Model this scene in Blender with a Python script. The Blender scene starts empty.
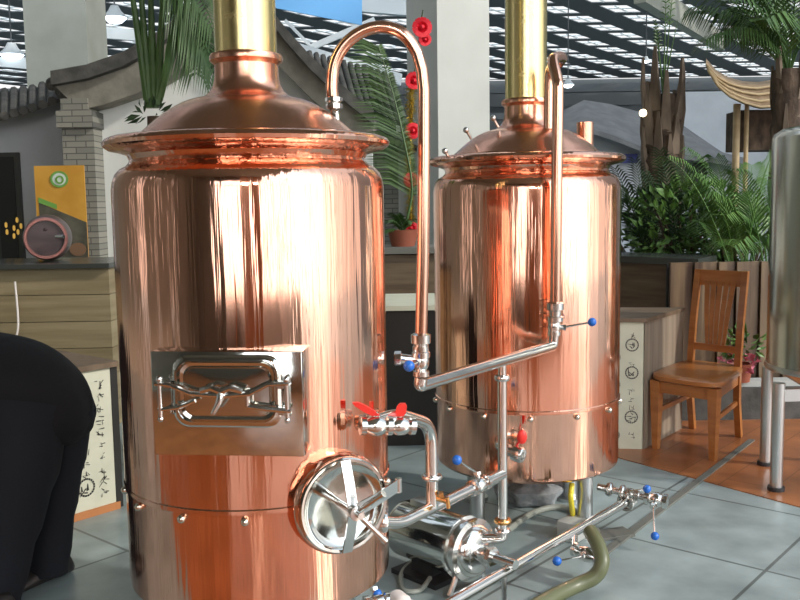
import bpy, bmesh, math, random
from mathutils import Vector, Matrix
random.seed(7)
PI = math.pi
C = bpy.context.scene.collection
V = Vector
def rad(a): return math.radians(a)

# ------------------------------------------------------------------ camera frame (used to survey where things stand)
F = 900.0; CH = 1.2; PIT = math.atan(95/900.0); ROLL = rad(0.9)
def ray(px, py):
    a = (px-400)/F; b = -(py-300)/F
    c, s = math.cos(ROLL), math.sin(ROLL)
    x = a*c+b*s; y = -a*s+b*c
    cp, sp = math.cos(PIT), math.sin(PIT)
    return (x, cp+y*sp, -sp+y*cp)
def aY(px, py, Y):
    d = ray(px, py); t = Y/d[1]
    return V((d[0]*t, Y, CH+d[2]*t))
def aZ(px, py, z=0.0):
    d = ray(px, py); t = (z-CH)/d[2]
    return V((d[0]*t, d[1]*t, z))

# ------------------------------------------------------------------ materials
def mat(name, col, rough=0.6, metal=0.0, noise=None, bump=0.0, bscale=(20,20,20), emit=None, estr=0.0, rvar=0.0, spec=None, coat=0.0):
    m = bpy.data.materials.new(name); m.use_nodes = True
    nt = m.node_tree; N = nt.nodes; L = nt.links
    b = N['Principled BSDF']
    b.inputs['Base Color'].default_value = (*col, 1); b.inputs['Roughness'].default_value = rough
    b.inputs['Metallic'].default_value = metal
    if coat: b.inputs['Coat Weight'].default_value = coat
    if spec is not None: b.inputs['Specular IOR Level'].default_value = spec
    tc = N.new('ShaderNodeTexCoord')
    if noise:
        c2, sc, det = noise
        mp = N.new('ShaderNodeMapping'); mp.inputs['Scale'].default_value = sc if hasattr(sc, '__len__') else (sc,)*3
        tx = N.new('ShaderNodeTexNoise'); tx.inputs['Scale'].default_value = 1; tx.inputs['Detail'].default_value = det
        L.new(tc.outputs['Object'], mp.inputs[0]); L.new(mp.outputs[0], tx.inputs['Vector'])
        cr = N.new('ShaderNodeValToRGB'); cr.color_ramp.elements[0].position = .35; cr.color_ramp.elements[1].position = .65
        cr.color_ramp.elements[0].color = (*col, 1); cr.color_ramp.elements[1].color = (*c2, 1)
        L.new(tx.outputs['Fac'], cr.inputs[0]); L.new(cr.outputs[0], b.inputs['Base Color'])
    if bump or rvar:
        mp2 = N.new('ShaderNodeMapping'); mp2.inputs['Scale'].default_value = bscale
        t2 = N.new('ShaderNodeTexNoise'); t2.inputs['Scale'].default_value = 1; t2.inputs['Detail'].default_value = 3
        L.new(tc.outputs['Object'], mp2.inputs[0]); L.new(mp2.outputs[0], t2.inputs['Vector'])
        if bump:
            bp = N.new('ShaderNodeBump'); bp.inputs['Strength'].default_value = bump; bp.inputs['Distance'].default_value = 0.01
            L.new(t2.outputs['Fac'], bp.inputs['Height']); L.new(bp.outputs[0], b.inputs['Normal'])
        if rvar:
            mr = N.new('ShaderNodeMapRange'); mr.inputs[1].default_value = .3; mr.inputs[2].default_value = .7
            mr.inputs[3].default_value = max(0, rough-rvar); mr.inputs[4].default_value = rough+rvar
            L.new(t2.outputs['Fac'], mr.inputs[0]); L.new(mr.outputs[0], b.inputs['Roughness'])
    if emit:
        b.inputs['Emission Color'].default_value = (*emit, 1); b.inputs['Emission Strength'].default_value = estr
    return m
def grid_mat(name, c1, c2, grout, sx, sy, ang, org, gap, rough, spec=.5, brick=0.0, nscale=4):
    """tiles / planks: brick texture in object XY turned by ang about org"""
    m = bpy.data.materials.new(name); m.use_nodes = True
    nt = m.node_tree; N = nt.nodes; L = nt.links; b = N['Principled BSDF']
    tc = N.new('ShaderNodeTexCoord')
    mp = N.new('ShaderNodeMapping'); mp.vector_type = 'TEXTURE'
    mp.inputs['Location'].default_value = (org[0], org[1], 0); mp.inputs['Rotation'].default_value = (0, 0, ang)
    br = N.new('ShaderNodeTexBrick'); br.offset = brick; br.inputs['Scale'].default_value = 1
    br.inputs['Brick Width'].default_value = sx; br.inputs['Row Height'].default_value = sy
    br.inputs['Mortar Size'].default_value = gap; br.inputs['Mortar Smooth'].default_value = .1
    br.inputs['Color1'].default_value = (*c1, 1); br.inputs['Color2'].default_value = (*c2, 1); br.inputs['Mortar'].default_value = (*grout, 1)
    L.new(tc.outputs['Object'], mp.inputs[0]); L.new(mp.outputs[0], br.inputs['Vector'])
    tx = N.new('ShaderNodeTexNoise'); tx.inputs['Scale'].default_value = nscale; tx.inputs['Detail'].default_value = 6
    L.new(tc.outputs['Object'], tx.inputs['Vector'])
    mr = N.new('ShaderNodeMapRange'); mr.inputs[1].default_value = .3; mr.inputs[2].default_value = .7; mr.inputs[3].default_value = .72; mr.inputs[4].default_value = 1.2
    L.new(tx.outputs['Fac'], mr.inputs[0])
    mx = N.new('ShaderNodeMix'); mx.data_type = 'RGBA'; mx.blend_type = 'MULTIPLY'; mx.inputs[0].default_value = 1
    L.new(br.outputs['Color'], mx.inputs[6]); L.new(mr.outputs[0], mx.inputs[7]); L.new(mx.outputs[2], b.inputs['Base Color'])
    b.inputs['Roughness'].default_value = rough; b.inputs['Specular IOR Level'].default_value = spec
    return m
M = {}
def copper(name, col, rough, bump):
    m = mat(name, col, rough, 1.0, noise=((col[0]*.97, col[1]*.9, col[2]*.86), (9, 9, 1.0), 4), bump=bump, bscale=(42, 42, 1.6), rvar=.03)
    return m
M['copper'] = copper('polished_copper', (.94, .53, .385), .105, .22)
M['copper_dome'] = copper('brushed_copper', (.86, .47, .33), .24, .05)
M['copper_pipe'] = mat('pipe_copper', (.90, .52, .38), .17, 1.0)
M['brass'] = mat('lacquered_brass', (.88, .72, .34), .24, 1.0, noise=((.80, .66, .32), (6, 6, 1), 4), rvar=.05)
M['steel'] = mat('stainless_steel', (.78, .77, .74), .16, 1.0, rvar=.04)
M['steel_plate'] = mat('mirror_steel', (.72, .72, .68), .09, 1.0, bump=.05, bscale=(12, 12, 12))
M['steel_dull'] = mat('satin_steel', (.62, .63, .62), .3, 1.0)
M['steel_tank'] = mat('tank_steel', (.66, .64, .56), .2, 1.0)
M['rivet'] = mat('rivet_metal', (.80, .74, .62), .18, 1.0)
M['seam'] = mat('seam_copper', (.5, .24, .15), .3, 1.0)
M['brass_fit'] = mat('brass_fitting', (.75, .45, .18), .25, 1.0)
M['blue'] = mat('blue_plastic', (.02, .14, .55), .25)
M['red'] = mat('red_plastic', (.80, .04, .03), .35)
M['white_pl'] = mat('white_plastic', (.8, .74, .7), .4)
M['black_rub'] = mat('black_rubber', (.03, .03, .032), .5)
M['hose_grey'] = mat('grey_hose', (.30, .32, .28), .45)
M['hose_olive'] = mat('olive_hose', (.13, .14, .07), .35)
M['yellow'] = mat('yellow_hose', (.75, .62, .05), .4)
M['stone'] = mat('grey_stone', (.22, .24, .25), .9, noise=((.34, .36, .37), 30, 6), bump=.5, bscale=(40, 40, 40))
M['cloth'] = mat('black_cloth', (.006, .006, .008), .85, bump=.5, bscale=(9, 9, 9))
M['trouser'] = mat('dark_trouser_cloth', (.007, .008, .013), .85, bump=.5, bscale=(14, 14, 5))
M['shoe'] = mat('dark_leather', (.03, .025, .022), .4)
M['skin'] = mat('skin', (.62, .38, .27), .55)
M['hair'] = mat('black_hair', (.01, .009, .008), .5, bump=.4, bscale=(80, 80, 20))
M['wood_dark'] = mat('dark_plank_wood', (.09, .06, .035), .5, noise=((.17, .12, .07), (2, 2, 24), 5))
M['wood_top'] = mat('olive_brown_wood', (.22, .17, .09), .5, noise=((.32, .26, .15), (1.5, 1.5, 22), 5))
M['wood_side'] = mat('weathered_plank_wood', (.20, .15, .11), .6, noise=((.33, .27, .20), (28, 28, 1.2), 5))
M['wood_bench'] = mat('brown_bench_wood', (.13, .09, .055), .5, noise=((.2, .14, .09), (4, 18, 4), 5))
M['wood_chair'] = mat('honey_varnished_wood', (.36, .125, .03), .28, noise=((.46, .18, .05), (5, 5, 30), 4), coat=.3)
M['paper'] = mat('cream_calligraphy_paper', (.60, .60, .47), .7, noise=((.66, .66, .52), 8, 3))
M['ink'] = mat('black_ink', (.02, .02, .02), .6)
M['trim_or'] = mat('orange_wood_trim', (.5, .2, .07), .5)
M['black_box'] = mat('black_lacquer', (.018, .017, .015), .5)
M['dark_top'] = mat('dark_stone_top', (.05, .055, .05), .25)
M['tan'] = mat('tan_wood', (.5, .42, .28), .6)
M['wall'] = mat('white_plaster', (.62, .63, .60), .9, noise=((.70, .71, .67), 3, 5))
M['wall_dim'] = mat('dimmed_white_plaster', (.46, .48, .50), .9, noise=((.52, .54, .56), 3, 5))  # white plaster with the dimmer light on it mixed into the colour
M['tile'] = mat('grey_clay_tile', (.05, .05, .045), .8, noise=((.10, .095, .085), 9, 5), bump=.5, bscale=(25, 25, 25))
M['tile_br'] = mat('brown_clay_tile', (.10, .08, .07), .8, noise=((.17, .14, .12), 9, 5))
M['barge'] = mat('weathered_grey_band', (.17, .16, .13), .85, noise=((.26, .245, .20), 7, 6), bump=.4, bscale=(14, 14, 14))
M['tile_gy'] = mat('pale_grey_tile', (.13, .13, .13), .8, noise=((.18, .18, .175), 6, 5))
M['concrete'] = mat('painted_concrete', (.56, .57, .52), .8, noise=((.62, .63, .58), 2, 6))
M['concrete_dk'] = mat('raw_concrete', (.24, .25, .21), .9, noise=((.29, .30, .26), 2, 6))
M['roof'] = mat('grey_roof_panel', (.10, .115, .125), .8)
M['beam'] = mat('white_painted_steel', (.55, .6, .62), .5)
M['beam_dk'] = mat('dark_painted_steel', (.06, .07, .075), .6)
M['banner_bl'] = mat('blue_banner_cloth', (.16, .42, .75), .7)
M['bn_or'] = mat('banner_orange', (.55, .27, .03), .6, noise=((.64, .34, .05), 5, 3))
M['bn_gr'] = mat('banner_green', (.16, .36, .07), .6)
M['bn_wh'] = mat('banner_white', (.6, .68, .6), .6)
M['bn_dk'] = mat('banner_dark_print', (.055, .052, .035), .6, noise=((.12, .11, .08), 8, 4))
M['bn_br'] = mat('banner_brown_print', (.20, .11, .06), .6)
M['barrel'] = mat('dark_lacquered_wood', (.04, .026, .03), .35, noise=((.07, .045, .045), (3, 20, 20), 4))
M['barrel_rim'] = mat('reddish_hoop', (.35, .16, .14), .3, .6)
M['gold'] = mat('gold_tinsel', (.75, .60, .2), .35, 1.0)
M['ribbon'] = mat('red_foil_ribbon', (.70, .015, .03), .3, .3)
M['leaf'] = mat('palm_leaf_green', (.035, .085, .02), .5, noise=((.075, .15, .035), 5, 3))
M['leaf_lt'] = mat('bright_leaf_green', (.05, .13, .025), .45, noise=((.13, .25, .05), 6, 3))
M['leaf_dk'] = mat('dark_leaf_green', (.016, .042, .014), .55, noise=((.04, .08, .025), 6, 3))
M['stem'] = mat('pale_green_stem', (.18, .24, .07), .5)
M['trunk'] = mat('palm_trunk_fibre', (.045, .03, .02), .95, noise=((.11, .075, .05), (18, 18, 9), 6), bump=1.0, bscale=(30, 30, 18))
M['stub'] = mat('dry_frond_stub', (.09, .065, .045), .9, noise=((.19, .145, .105), (10, 10, 3), 4))
M['bamboo'] = mat('dry_bamboo', (.45, .33, .18), .6, noise=((.55, .42, .24), (4, 4, 14), 4))
M['thatch'] = mat('brown_thatch', (.20, .13, .07), .9, noise=((.32, .23, .14), (14, 3, 30), 5), bump=.6, bscale=(14, 6, 40))
M['pot'] = mat('terracotta', (.30, .09, .05), .6)
M['soil'] = mat('dark_soil', (.03, .022, .015), 1)
M['dark'] = mat('dark_interior', (.012, .012, .010), .6)
M['frame_dk'] = mat('dark_painted_frame', (.045, .045, .04), .5)
M['fence'] = mat('brown_slat_wood', (.08, .05, .035), .3, noise=((.24, .17, .10), (14, 14, 1), 4))
M['kerb'] = mat('pale_kerb_stone', (.45, .46, .43), .7)
M['grey_base'] = mat('grey_base_stone', (.14, .14, .12), .8)
M['sign'] = mat('blue_enamel_sign', (.05, .06, .25), .5)
M['lamp_on'] = mat('lit_lamp_glass', (.9, .8, .5), .4, emit=(1, .85, .55), estr=6)
M['lamp_hall'] = mat('lit_hall_lamp', (.8, .9, 1), .4, emit=(.85, .93, 1), estr=6)
M['gold_glow'] = mat('gold_ornament_glow', (.8, .5, .1), .4, emit=(1, .6, .12), estr=.35)  # ornaments are not lamps; faint emission added to make them shine
M['glint_glow'] = mat('added_glint_glass', (1, .95, .9), .3, emit=(1, .95, .88), estr=130)  # strong emission added to put sparks on the copper
M['brick'] = None
GA = rad(49.5)
M['floor'] = grid_mat('pale_blue_floor_tile', (.28, .345, .345), (.30, .37, .37), (.12, .145, .14), .6, .6, GA, (-.975, 3.07), .006, .32, .35, 0.0, 5)
M['wfloor'] = grid_mat('orange_laminate', (.34, .12, .045), (.40, .15, .055), (.22, .08, .03), 1.2, .2, GA, (1.09, 4.03), .003, .3, .5, .5, 6)

def brick_mat():
    m = bpy.data.materials.new('grey_brick'); m.use_nodes = True
    N = m.node_tree.nodes; L = m.node_tree.links; b = N['Principled BSDF']
    tc = N.new('ShaderNodeTexCoord'); mp = N.new('ShaderNodeMapping'); mp.inputs['Rotation'].default_value = (rad(90), 0, 0)
    br = N.new('ShaderNodeTexBrick'); br.inputs['Scale'].default_value = 1; br.inputs['Brick Width'].default_value = .15; br.inputs['Row Height'].default_value = .045
    br.inputs['Mortar Size'].default_value = .004
    br.inputs['Color1'].default_value = (.20, .20, .17, 1); br.inputs['Color2'].default_value = (.27, .26, .22, 1); br.inputs['Mortar'].default_value = (.10, .10, .09, 1)
    L.new(tc.outputs['Object'], mp.inputs[0]); L.new(mp.outputs[0], br.inputs['Vector']); L.new(br.outputs[0], b.inputs['Base Color'])
    b.inputs['Roughness'].default_value = .9
    return m
M['brick'] = brick_mat()

# ------------------------------------------------------------------ mesh builder
class MB:
    def __init__(s): s.bm = bmesh.new()
    def poly(s, pts):
        vs = [s.bm.verts.new(p) for p in pts]
        try: return s.bm.faces.new(vs)
        except ValueError: return None
    def rings(s, rings, cap0=True, cap1=True, closed=False):
        R = [[s.bm.verts.new(p) for p in r] for r in rings]
        n = len(R[0])
        m = len(R)
        for i in range(m if closed else m-1):
            a, b = R[i], R[(i+1) % m]
            for j in range(n):
                k = (j+1) % n
                s.bm.faces.new((a[j], a[k], b[k], b[j]))
        if not closed:
            if cap0: s.bm.faces.new(R[0][::-1])
            if cap1: s.bm.faces.new(R[-1])
        return s
    def box(s, c, d, rz=0, rot=None, bev=0.0):
        m = rot if rot else Matrix.Rotation(rz, 3, 'Z')
        x, y, z = d[0]/2, d[1]/2, d[2]/2
        vs = [s.bm.verts.new(V(c)+m @ V((sx*x, sy*y, sz*z))) for sz in (-1, 1) for sx, sy in ((-1, -1), (1, -1), (1, 1), (-1, 1))]
        fs = [s.bm.faces.new([vs[i] for i in f]) for f in ((3, 2, 1, 0), (4, 5, 6, 7), (0, 1, 5, 4), (1, 2, 6, 5), (2, 3, 7, 6), (3, 0, 4, 7))]
        if bev:
            es = list({e for f in fs for e in f.edges})
            bmesh.ops.bevel(s.bm, geom=es, offset=bev, segments=2, affect='EDGES', profile=.5)
        return s
    def tube(s, pts, r, n=12, cap=True):
        pts = [V(p) for p in pts]
        if not hasattr(r, '__len__'): r = [r]*len(pts)
        rings = []; up = None
        for i, p in enumerate(pts):
            if i == 0: t = pts[1]-p
            elif i == len(pts)-1: t = p-pts[-2]
            else: t = (pts[i+1]-p).normalized()+(p-pts[i-1]).normalized()
            t.normalize()
            if up is None:
                up = V((0, 0, 1)) if abs(t.z) < .9 else V((1, 0, 0))
            x = up.cross(t).normalized(); y = t.cross(x).normalized(); up = y
            rings.append([p+(x*math.cos(a)+y*math.sin(a))*r[i] for a in [2*PI*k/n for k in range(n)]])
        return s.rings(rings, cap, cap)
    def cyl(s, p0, p1, r, r1=None, n=20):
        return s.tube([p0, p1], [r, r if r1 is None else r1], n)
    def lathe(s, prof, c=(0, 0, 0), axis=(0, 0, 1), n=48, cap0=False, cap1=False):
        ax = V(axis).normalized(); u = V((1, 0, 0)) if abs(ax.x) < .9 else V((0, 1, 0))
        x = (u-ax*u.dot(ax)).normalized(); y = ax.cross(x)
        rings = [[V(c)+ax*z+(x*math.cos(a)+y*math.sin(a))*max(r, 1e-4) for a in [2*PI*k/n for k in range(n)]] for r, z in prof]
        return s.rings(rings, cap0, cap1)
    def ball(s, c, r, n=12, sc=(1, 1, 1)):
        m = Matrix.Translation(V(c)) @ Matrix.Diagonal((*[r*q for q in sc], 1))
        bmesh.ops.create_uvsphere(s.bm, u_segments=n, v_segments=max(6, n//2+2), radius=1, matrix=m)
        return s
    def prism(s, pts, d):
        """closed outline pts (3D) pushed along d"""
        d = V(d); return s.rings([[V(p) for p in pts], [V(p)+d for p in pts]])
def recalc(bm): bmesh.ops.recalc_face_normals(bm, faces=bm.faces)
def build(name, mb, m, parent=None, smooth=38, at=None, fix=True):
    """link mb as one mesh object; mb is in world coordinates unless the parent root was built in its own frame (at=None keeps the coordinates)"""
    if fix: recalc(mb.bm)
    if at is not None: bmesh.ops.translate(mb.bm, verts=mb.bm.verts, vec=-V(at))
    if smooth:
        for f in mb.bm.faces: f.smooth = True
        for e in mb.bm.edges:
            if len(e.link_faces) == 2:
                e.smooth = e.calc_face_angle(0) < rad(smooth)
    me = bpy.data.meshes.new(name); mb.bm.to_mesh(me); mb.bm.free()
    me.materials.append(M[m] if isinstance(m, str) else m)
    o = bpy.data.objects.new(name, me); C.objects.link(o)
    if parent: o.parent = parent
    return o
def tag(o, label, cat, group=None, kind=None):
    o['label'] = label; o['category'] = cat
    if group: o['group'] = group
    if kind: o['kind'] = kind
    return o
def thing(name, label, cat, loc=(0, 0, 0), rz=0, group=None):
    o = bpy.data.objects.new(name, None); C.objects.link(o); o.empty_display_size = .05
    o.location = loc; o.rotation_euler = (0, 0, rz)
    return tag(o, label, cat, group)
def solo(name, mb, m, label, cat, loc, group=None, smooth=38, kind=None):
    """one-mesh thing built in world coordinates with its origin put at loc"""
    o = build(name, mb, m, None, smooth, at=loc); o.location = loc
    return tag(o, label, cat, group, kind)
def struct(name, mb, m, smooth=38):
    o = build(name, mb, m, None, smooth); o['kind'] = 'structure'; return o
class T:
    """a thing built in world coordinates: its parts are written in world coordinates and re-based to the root"""
    def __init__(s, name, label, cat, loc, group=None):
        s.loc = V(loc); s.root = thing(name, label, cat, loc, 0, group)
    def part(s, name, mb, m, parent=None, smooth=38, label=None):
        o = build(name, mb, m, parent or s.root, smooth, at=s.loc)
        if label: o['label'] = label
        return o
def copy_tree(o, parent=None):
    c = o.copy(); C.objects.link(c); c.parent = parent
    for ch in [x for x in list(C.objects) if x.parent == o]: copy_tree(ch, c)
    return c
def arc_pts(c, u, v, r, a0, a1, n=10):
    return [V(c)+V(u)*r*math.cos(a0+(a1-a0)*k/n)+V(v)*r*math.sin(a0+(a1-a0)*k/n) for k in range(n+1)]
def bend(pts, r, n=6):
    """round the corners of a polyline"""
    pts = [V(p) for p in pts]; out = [pts[0]]
    for i in range(1, len(pts)-1):
        a = (pts[i-1]-pts[i]); b = (pts[i+1]-pts[i]); q = min(r, a.length*.49, b.length*.49)
        p0 = pts[i]+a.normalized()*q; p2 = pts[i]+b.normalized()*q
        for k in range(n+1):
            t = k/n; out.append(p0*(1-t)**2+pts[i]*2*t*(1-t)+p2*t*t)
    return out+[pts[-1]]

# ------------------------------------------------------------------ floor
U = V((math.cos(GA), math.sin(GA), 0)); W = V((math.sin(GA), -math.cos(GA), 0))
mb = MB(); mb.box((0, 22, -.05), (80, 90, .1)); struct('floor', mb, 'floor', 0)
# laminate areas: beyond the tiles on the right, and the part of the hall behind the photographer
e0 = aZ(640, 464); e1 = aZ(772, 500); d = (e1-e0).normalized(); nrm = V((-d.y, d.x, 0))
if nrm.y < 0: nrm = -nrm
mb = MB(); a = e0-d*1.2; b_ = e0+d*2.6
mb.prism([V((p.x, p.y, 0)) for p in (a, b_, b_+nrm*3.4, a+nrm*3.4)], (0, 0, .004))
struct('floor_laminate', mb, 'wfloor', 0)
mb = MB(); mb.box((.6, -1.9, .002), (12, 7.2, .004)); struct('floor_laminate', mb, 'wfloor', 0)
s0 = aZ(594, 562); s1 = aZ(752, 441); d2 = (s1-s0).normalized()
q = V((-d2.y, d2.x, 0))*.014
mb = MB(); mb.prism([s0-q, s1-q, s1+q, s0+q], (0, 0, .009))
solo('cable_strip', mb, 'grey_base', 'long dark flat strip running across tiles and laminate towards the chair', 'cable cover', (s0.x, s0.y, 0))

# ------------------------------------------------------------------ brewing kettles
def kettle(cx, cy, label, nriv, phase, R=.345, dz=0.0, zb=.245):
    r = thing('brewing_kettle', label, 'brewing kettle', (cx, cy, 0), 0, 'copper brewing kettles')
    mb = MB(); mb.lathe([(R, .475+dz), (R, .50+dz), (R, 1.245), (R-.003, 1.265), (R-.010, 1.283), (R-.022, 1.296), (R-.036, 1.303), (R-.042, 1.310)], n=128)
    body = build('kettle_body', mb, 'copper', r)
    mb = MB(); mb.lathe([(.02, zb), (R-.05, zb), (R-.018, zb+.005), (R-.004, zb+.017), (R-.002, zb+.035), (R-.002, .47+dz), (R-.001, .476+dz), (R+.0025, .478+dz), (R+.0025, .486+dz), (R, .489+dz)], n=128)
    build('lower_skirt', mb, 'copper', r)
    mb = MB(); mb.lathe([(R-.042, 1.306), (R-.046, 1.318), (R-.040, 1.330), (R-.018, 1.337), (R+.004, 1.342), (R+.015, 1.350), (R+.017, 1.358), (R+.012, 1.366), (R, 1.371), (R-.02, 1.371), (R-.05, 1.369), (R-.075, 1.369)], n=128)
    build('rim', mb, 'copper', r)
    pr = []
    for k in range(15):
        t = k/14; x = .278-(.278-.115)*t
        z = 1.372+.098*math.sin(t*PI/2*.96)
        pr.append((x, z))
    pr = [(.282, 1.366), (.280, 1.372)]+pr[1:]+[(.104, 1.477), (.092, 1.488), (.084, 1.503), (.080, 1.52), (.079, 1.552), (.084, 1.558), (.090, 1.562), (.091, 1.570), (.088, 1.577), (.080, 1.580)]
    mb = MB(); mb.lathe(pr, n=96)
    build('dome_lid', mb, 'copper_dome', r)
    mb = MB(); mb.lathe([(.0765, 1.56), (.0765, 3.2), (.07, 3.2), (.07, 1.56)], n=64)
    build('flue_pipe', mb, 'brass', r)
    for k in range(nriv):
        a = phase+2*PI*k/nriv
        dv = V((math.sin(a), -math.cos(a), 0))
        mb = MB(); mb.lathe([(.0105, -.004), (.0105, .003), (.009, .008), (.005, .0115), (.0005, .0125)], c=dv*(R-.001)+V((0, 0, .462+dz)), axis=dv, n=14, cap0=True)
        build('rivet', mb, 'rivet', r)
    for a in (-48, 42, 132, 222):
        a = rad(a); p = V((math.cos(a), math.sin(a), 0))*.275
        mb = MB(); mb.cyl(p+V((0, 0, .012)), p+V((0, 0, .27)), .028, n=20)
        lg = build('leg', mb, 'steel_dull', r)
        mb = MB(); mb.cyl(p, p+V((0, 0, .014)), .055, n=24)
        build('foot_plate', mb, 'steel_dull', lg)
    return r
K1 = V((-.375, 2.3, 0)); K2 = V((.475, 3.37, 0))
k1 = kettle(K1.x, K1.y, 'large copper brewing kettle in front with a steel furnace door and round manhole', 14, rad(-13.6-10+1), .338, .035)
k2 = kettle(K2.x, K2.y, 'copper brewing kettle standing farther back on the right, without furnace door', 13, rad(3-8.5), zb=.222)

# furnace door on the front kettle: flat steel box plate (local frame of kettle 1)
fd = rad(10-16)                                             # azimuth of its normal from -Y
n = V((math.sin(fd), -math.cos(fd), 0)); t = V((math.cos(fd), math.sin(fd), 0)); z = V((0, 0, 1))
rotm = Matrix((t, -n, z)).transposed()
ctr = aY(227, 404, 1.93)-K1; 
ctr = V((ctr.x, ctr.y, ctr.z))
fc = ctr
mb = MB(); mb.box(fc-n*(-.0)+(-n)*.055, (.338, .11, .232), rot=rotm, bev=.003)
plate = build('furnace_plate', mb, 'steel_plate', k1)
def rrect(w, h, r, c, n_=8):
    pts = []
    for (sx, sy, a0) in ((1, 1, 0), (-1, 1, 90), (-1, -1, 180), (1, -1, 270)):
        for k in range(n_+1):
            a = rad(a0+90*k/n_)
            pts.append(c+t*(sx*(w/2-r)+r*math.cos(a))+z*(sy*(h/2-r)+r*math.sin(a)))
    return pts
dc = fc+n*.001+z*.030+t*.004
mb = MB(); mb.rings([rrect(.240, .158, .035, dc), rrect(.240, .158, .035, dc+n*.010), rrect(.228, .143, .032, dc+n*.016), rrect(.218, .133, .03, dc+n*.016), rrect(.210, .125, .028, dc+n*.008), rrect(.196, .111, .024, dc+n*.006), rrect(.188, .103, .022, dc+n*.012), rrect(.10, .05, .02, dc+n*.014)])
door = build('furnace_door', mb, 'steel_plate', k1)
def P(u_, v_, w_): return fc+t*u_+z*v_+n*w_
mb = MB()
mb.tube([P(-.150, .050, .028), P(-.118, .048, .030), (P(-.07, .030, .034)), P(0, .026, .036), P(.06, .030, .034), P(.10, .050, .031), P(.145, .052, .030)], [.0045, .005, .006, .0065, .006, .005, .0045], 8)
mb.tube([P(-.145, -.008, .028), P(-.10, -.002, .030), P(-.06, .014, .032)], .0045, 8)
mb.tube([P(.055, .002, .032), P(.10, -.004, .030), P(.148, -.008, .028)], .0055, 8)
mb.tube([P(.055, .002, .032), P(.055, .030, .033)], .0055, 8)
build('clamp_bar', mb, 'steel', k1)
for sx in (-1, 1):
    mb = MB(); x = sx*.140
    mb.cyl(P(x, -.026, .028), P(x, .058, .028), .005, n=10)
    mb.ball(P(x, .060, .028), .008, 10); mb.ball(P(x, -.028, .028), .007, 10)
    mb.cyl(P(x, .046, -.002), P(x, .046, .03), .0045, n=8); mb.cyl(P(x, -.012, -.002), P(x, -.012, .03), .0045, n=8)
    mb.box(P(x-sx*.014, .046, .014), (.014, .02, .014), rot=rotm); mb.box(P(x-sx*.014, -.012, .014), (.014, .02, .014), rot=rotm)
    build('clamp_bracket', mb, 'steel', k1)
mb = MB(); mb.tube([P(0, .040, .030), P(0, .030, .042), P(-.004, .012, .046), P(-.018, -.012, .046)], [.008, .009, .007, .005], 10)
mb.tube([P(-.045, .036, .034), P(-.02, .044, .040), P(0, .036, .042)], .008, 8); mb.tube([P(0, .036, .042), P(.02, .044, .040), P(.045, .036, .034)], .008, 8)
build('door_handle', mb, 'steel', k1)

# manhole on the right front of kettle 1
ma = rad(30); mn = V((math.sin(ma), -math.cos(ma), 0)); mt = V((math.cos(ma), math.sin(ma), 0))
mz = aY(343, 506, 1.99).z
mc = mn*.385+mt*.055+V((0, 0, mz)); MR = .108
mb = MB(); mb.lathe([(MR+.010, -.15), (MR+.010, -.03), (MR+.009, -.012), (MR+.004, -.006), (MR-.004, -.006)], c=mc, axis=mn, n=64)
build('manhole_collar', mb, 'copper', k1)
mb = MB(); mb.lathe([(MR-.008, -.012), (MR+.003, -.004), (MR+.003, .002), (MR, .005), (MR-.006, .004), (MR-.012, -.004), (MR-.03, -.014), (MR-.06, -.021), (.02, -.023), (.001, -.023)], c=mc, axis=mn, n=64)
lid = build('manhole_lid', mb, 'steel_plate', k1)
def Q(u_, v_, w_): return mc+mt*u_+z*v_+mn*w_
def strap(pts, wv, th):
    """flat bar through pts, wv = width vector (unit*width), th = thickness vector"""
    m_ = MB(); m_.rings([[p-wv/2-th/2, p+wv/2-th/2, p+wv/2+th/2, p-wv/2+th/2] for p in pts]); return m_
mb = strap([Q(0, .108, .010), Q(0, .06, .028), Q(0, 0, .046), Q(0, -.06, .028), Q(0, -.108, .010)], mt*.024, mn*.005)
yoke = build('yoke_bar', mb, 'steel', k1, 20)
mb = strap([Q(0, 0, .050), Q(.06, .012, .038), Q(.11, .022, .022), Q(.135, .028, .014)], z*.030, mn*.005)
mb.cyl(Q(.137, .010, .012), Q(.137, .044, .012), .008, n=12)
build('hinge_arm', mb, 'steel', k1, 20)
mb = MB(); mb.cyl(Q(0, 0, -.022), Q(0, 0, .085), .008, n=14)
mb.lathe([(.005, .048), (.017, .050), (.017, .066), (.005, .068)], c=mc, axis=mn, n=18)
hub = build('clamp_screw', mb, 'steel', k1)
for (du, dv, dw) in ((.040, .052, .115), (.060, -.070, .085), (-.055, .02, .08)):
    mb = MB(); a_ = Q(0, 0, .060); b2 = Q(du, dv, dw)
    mb.cyl(a_, b2, .0065, n=12); mb.cyl(b2-(b2-a_)*.12, b2, .0082, n=12)
    if du > 0: build('handle_rod', mb, 'steel', hub)
    else: mb.bm.free()

# stub chimney and studs on kettle 2's lid (kettle 2 frame)
mb = MB(); p = aY(585, 140, 3.46)-K2
mb.lathe([(.032, -.06), (.032, .055), (.028, .055), (.028, -.06)], c=(p.x, p.y, 1.445), n=32)
build('stub_pipe', mb, 'copper_dome', k2)
for (px, py, Y) in ((493, 118, 3.25), (466, 130, 3.25), (445, 151, 3.2)):
    p = aY(px, py, Y)-K2
    mb = MB(); mb.cyl(p-V((-.02, -.02, .03)), p, .005, n=8); mb.ball(p, .011, 10)
    build('lid_knob', mb, 'steel_dull', k2)
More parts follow.
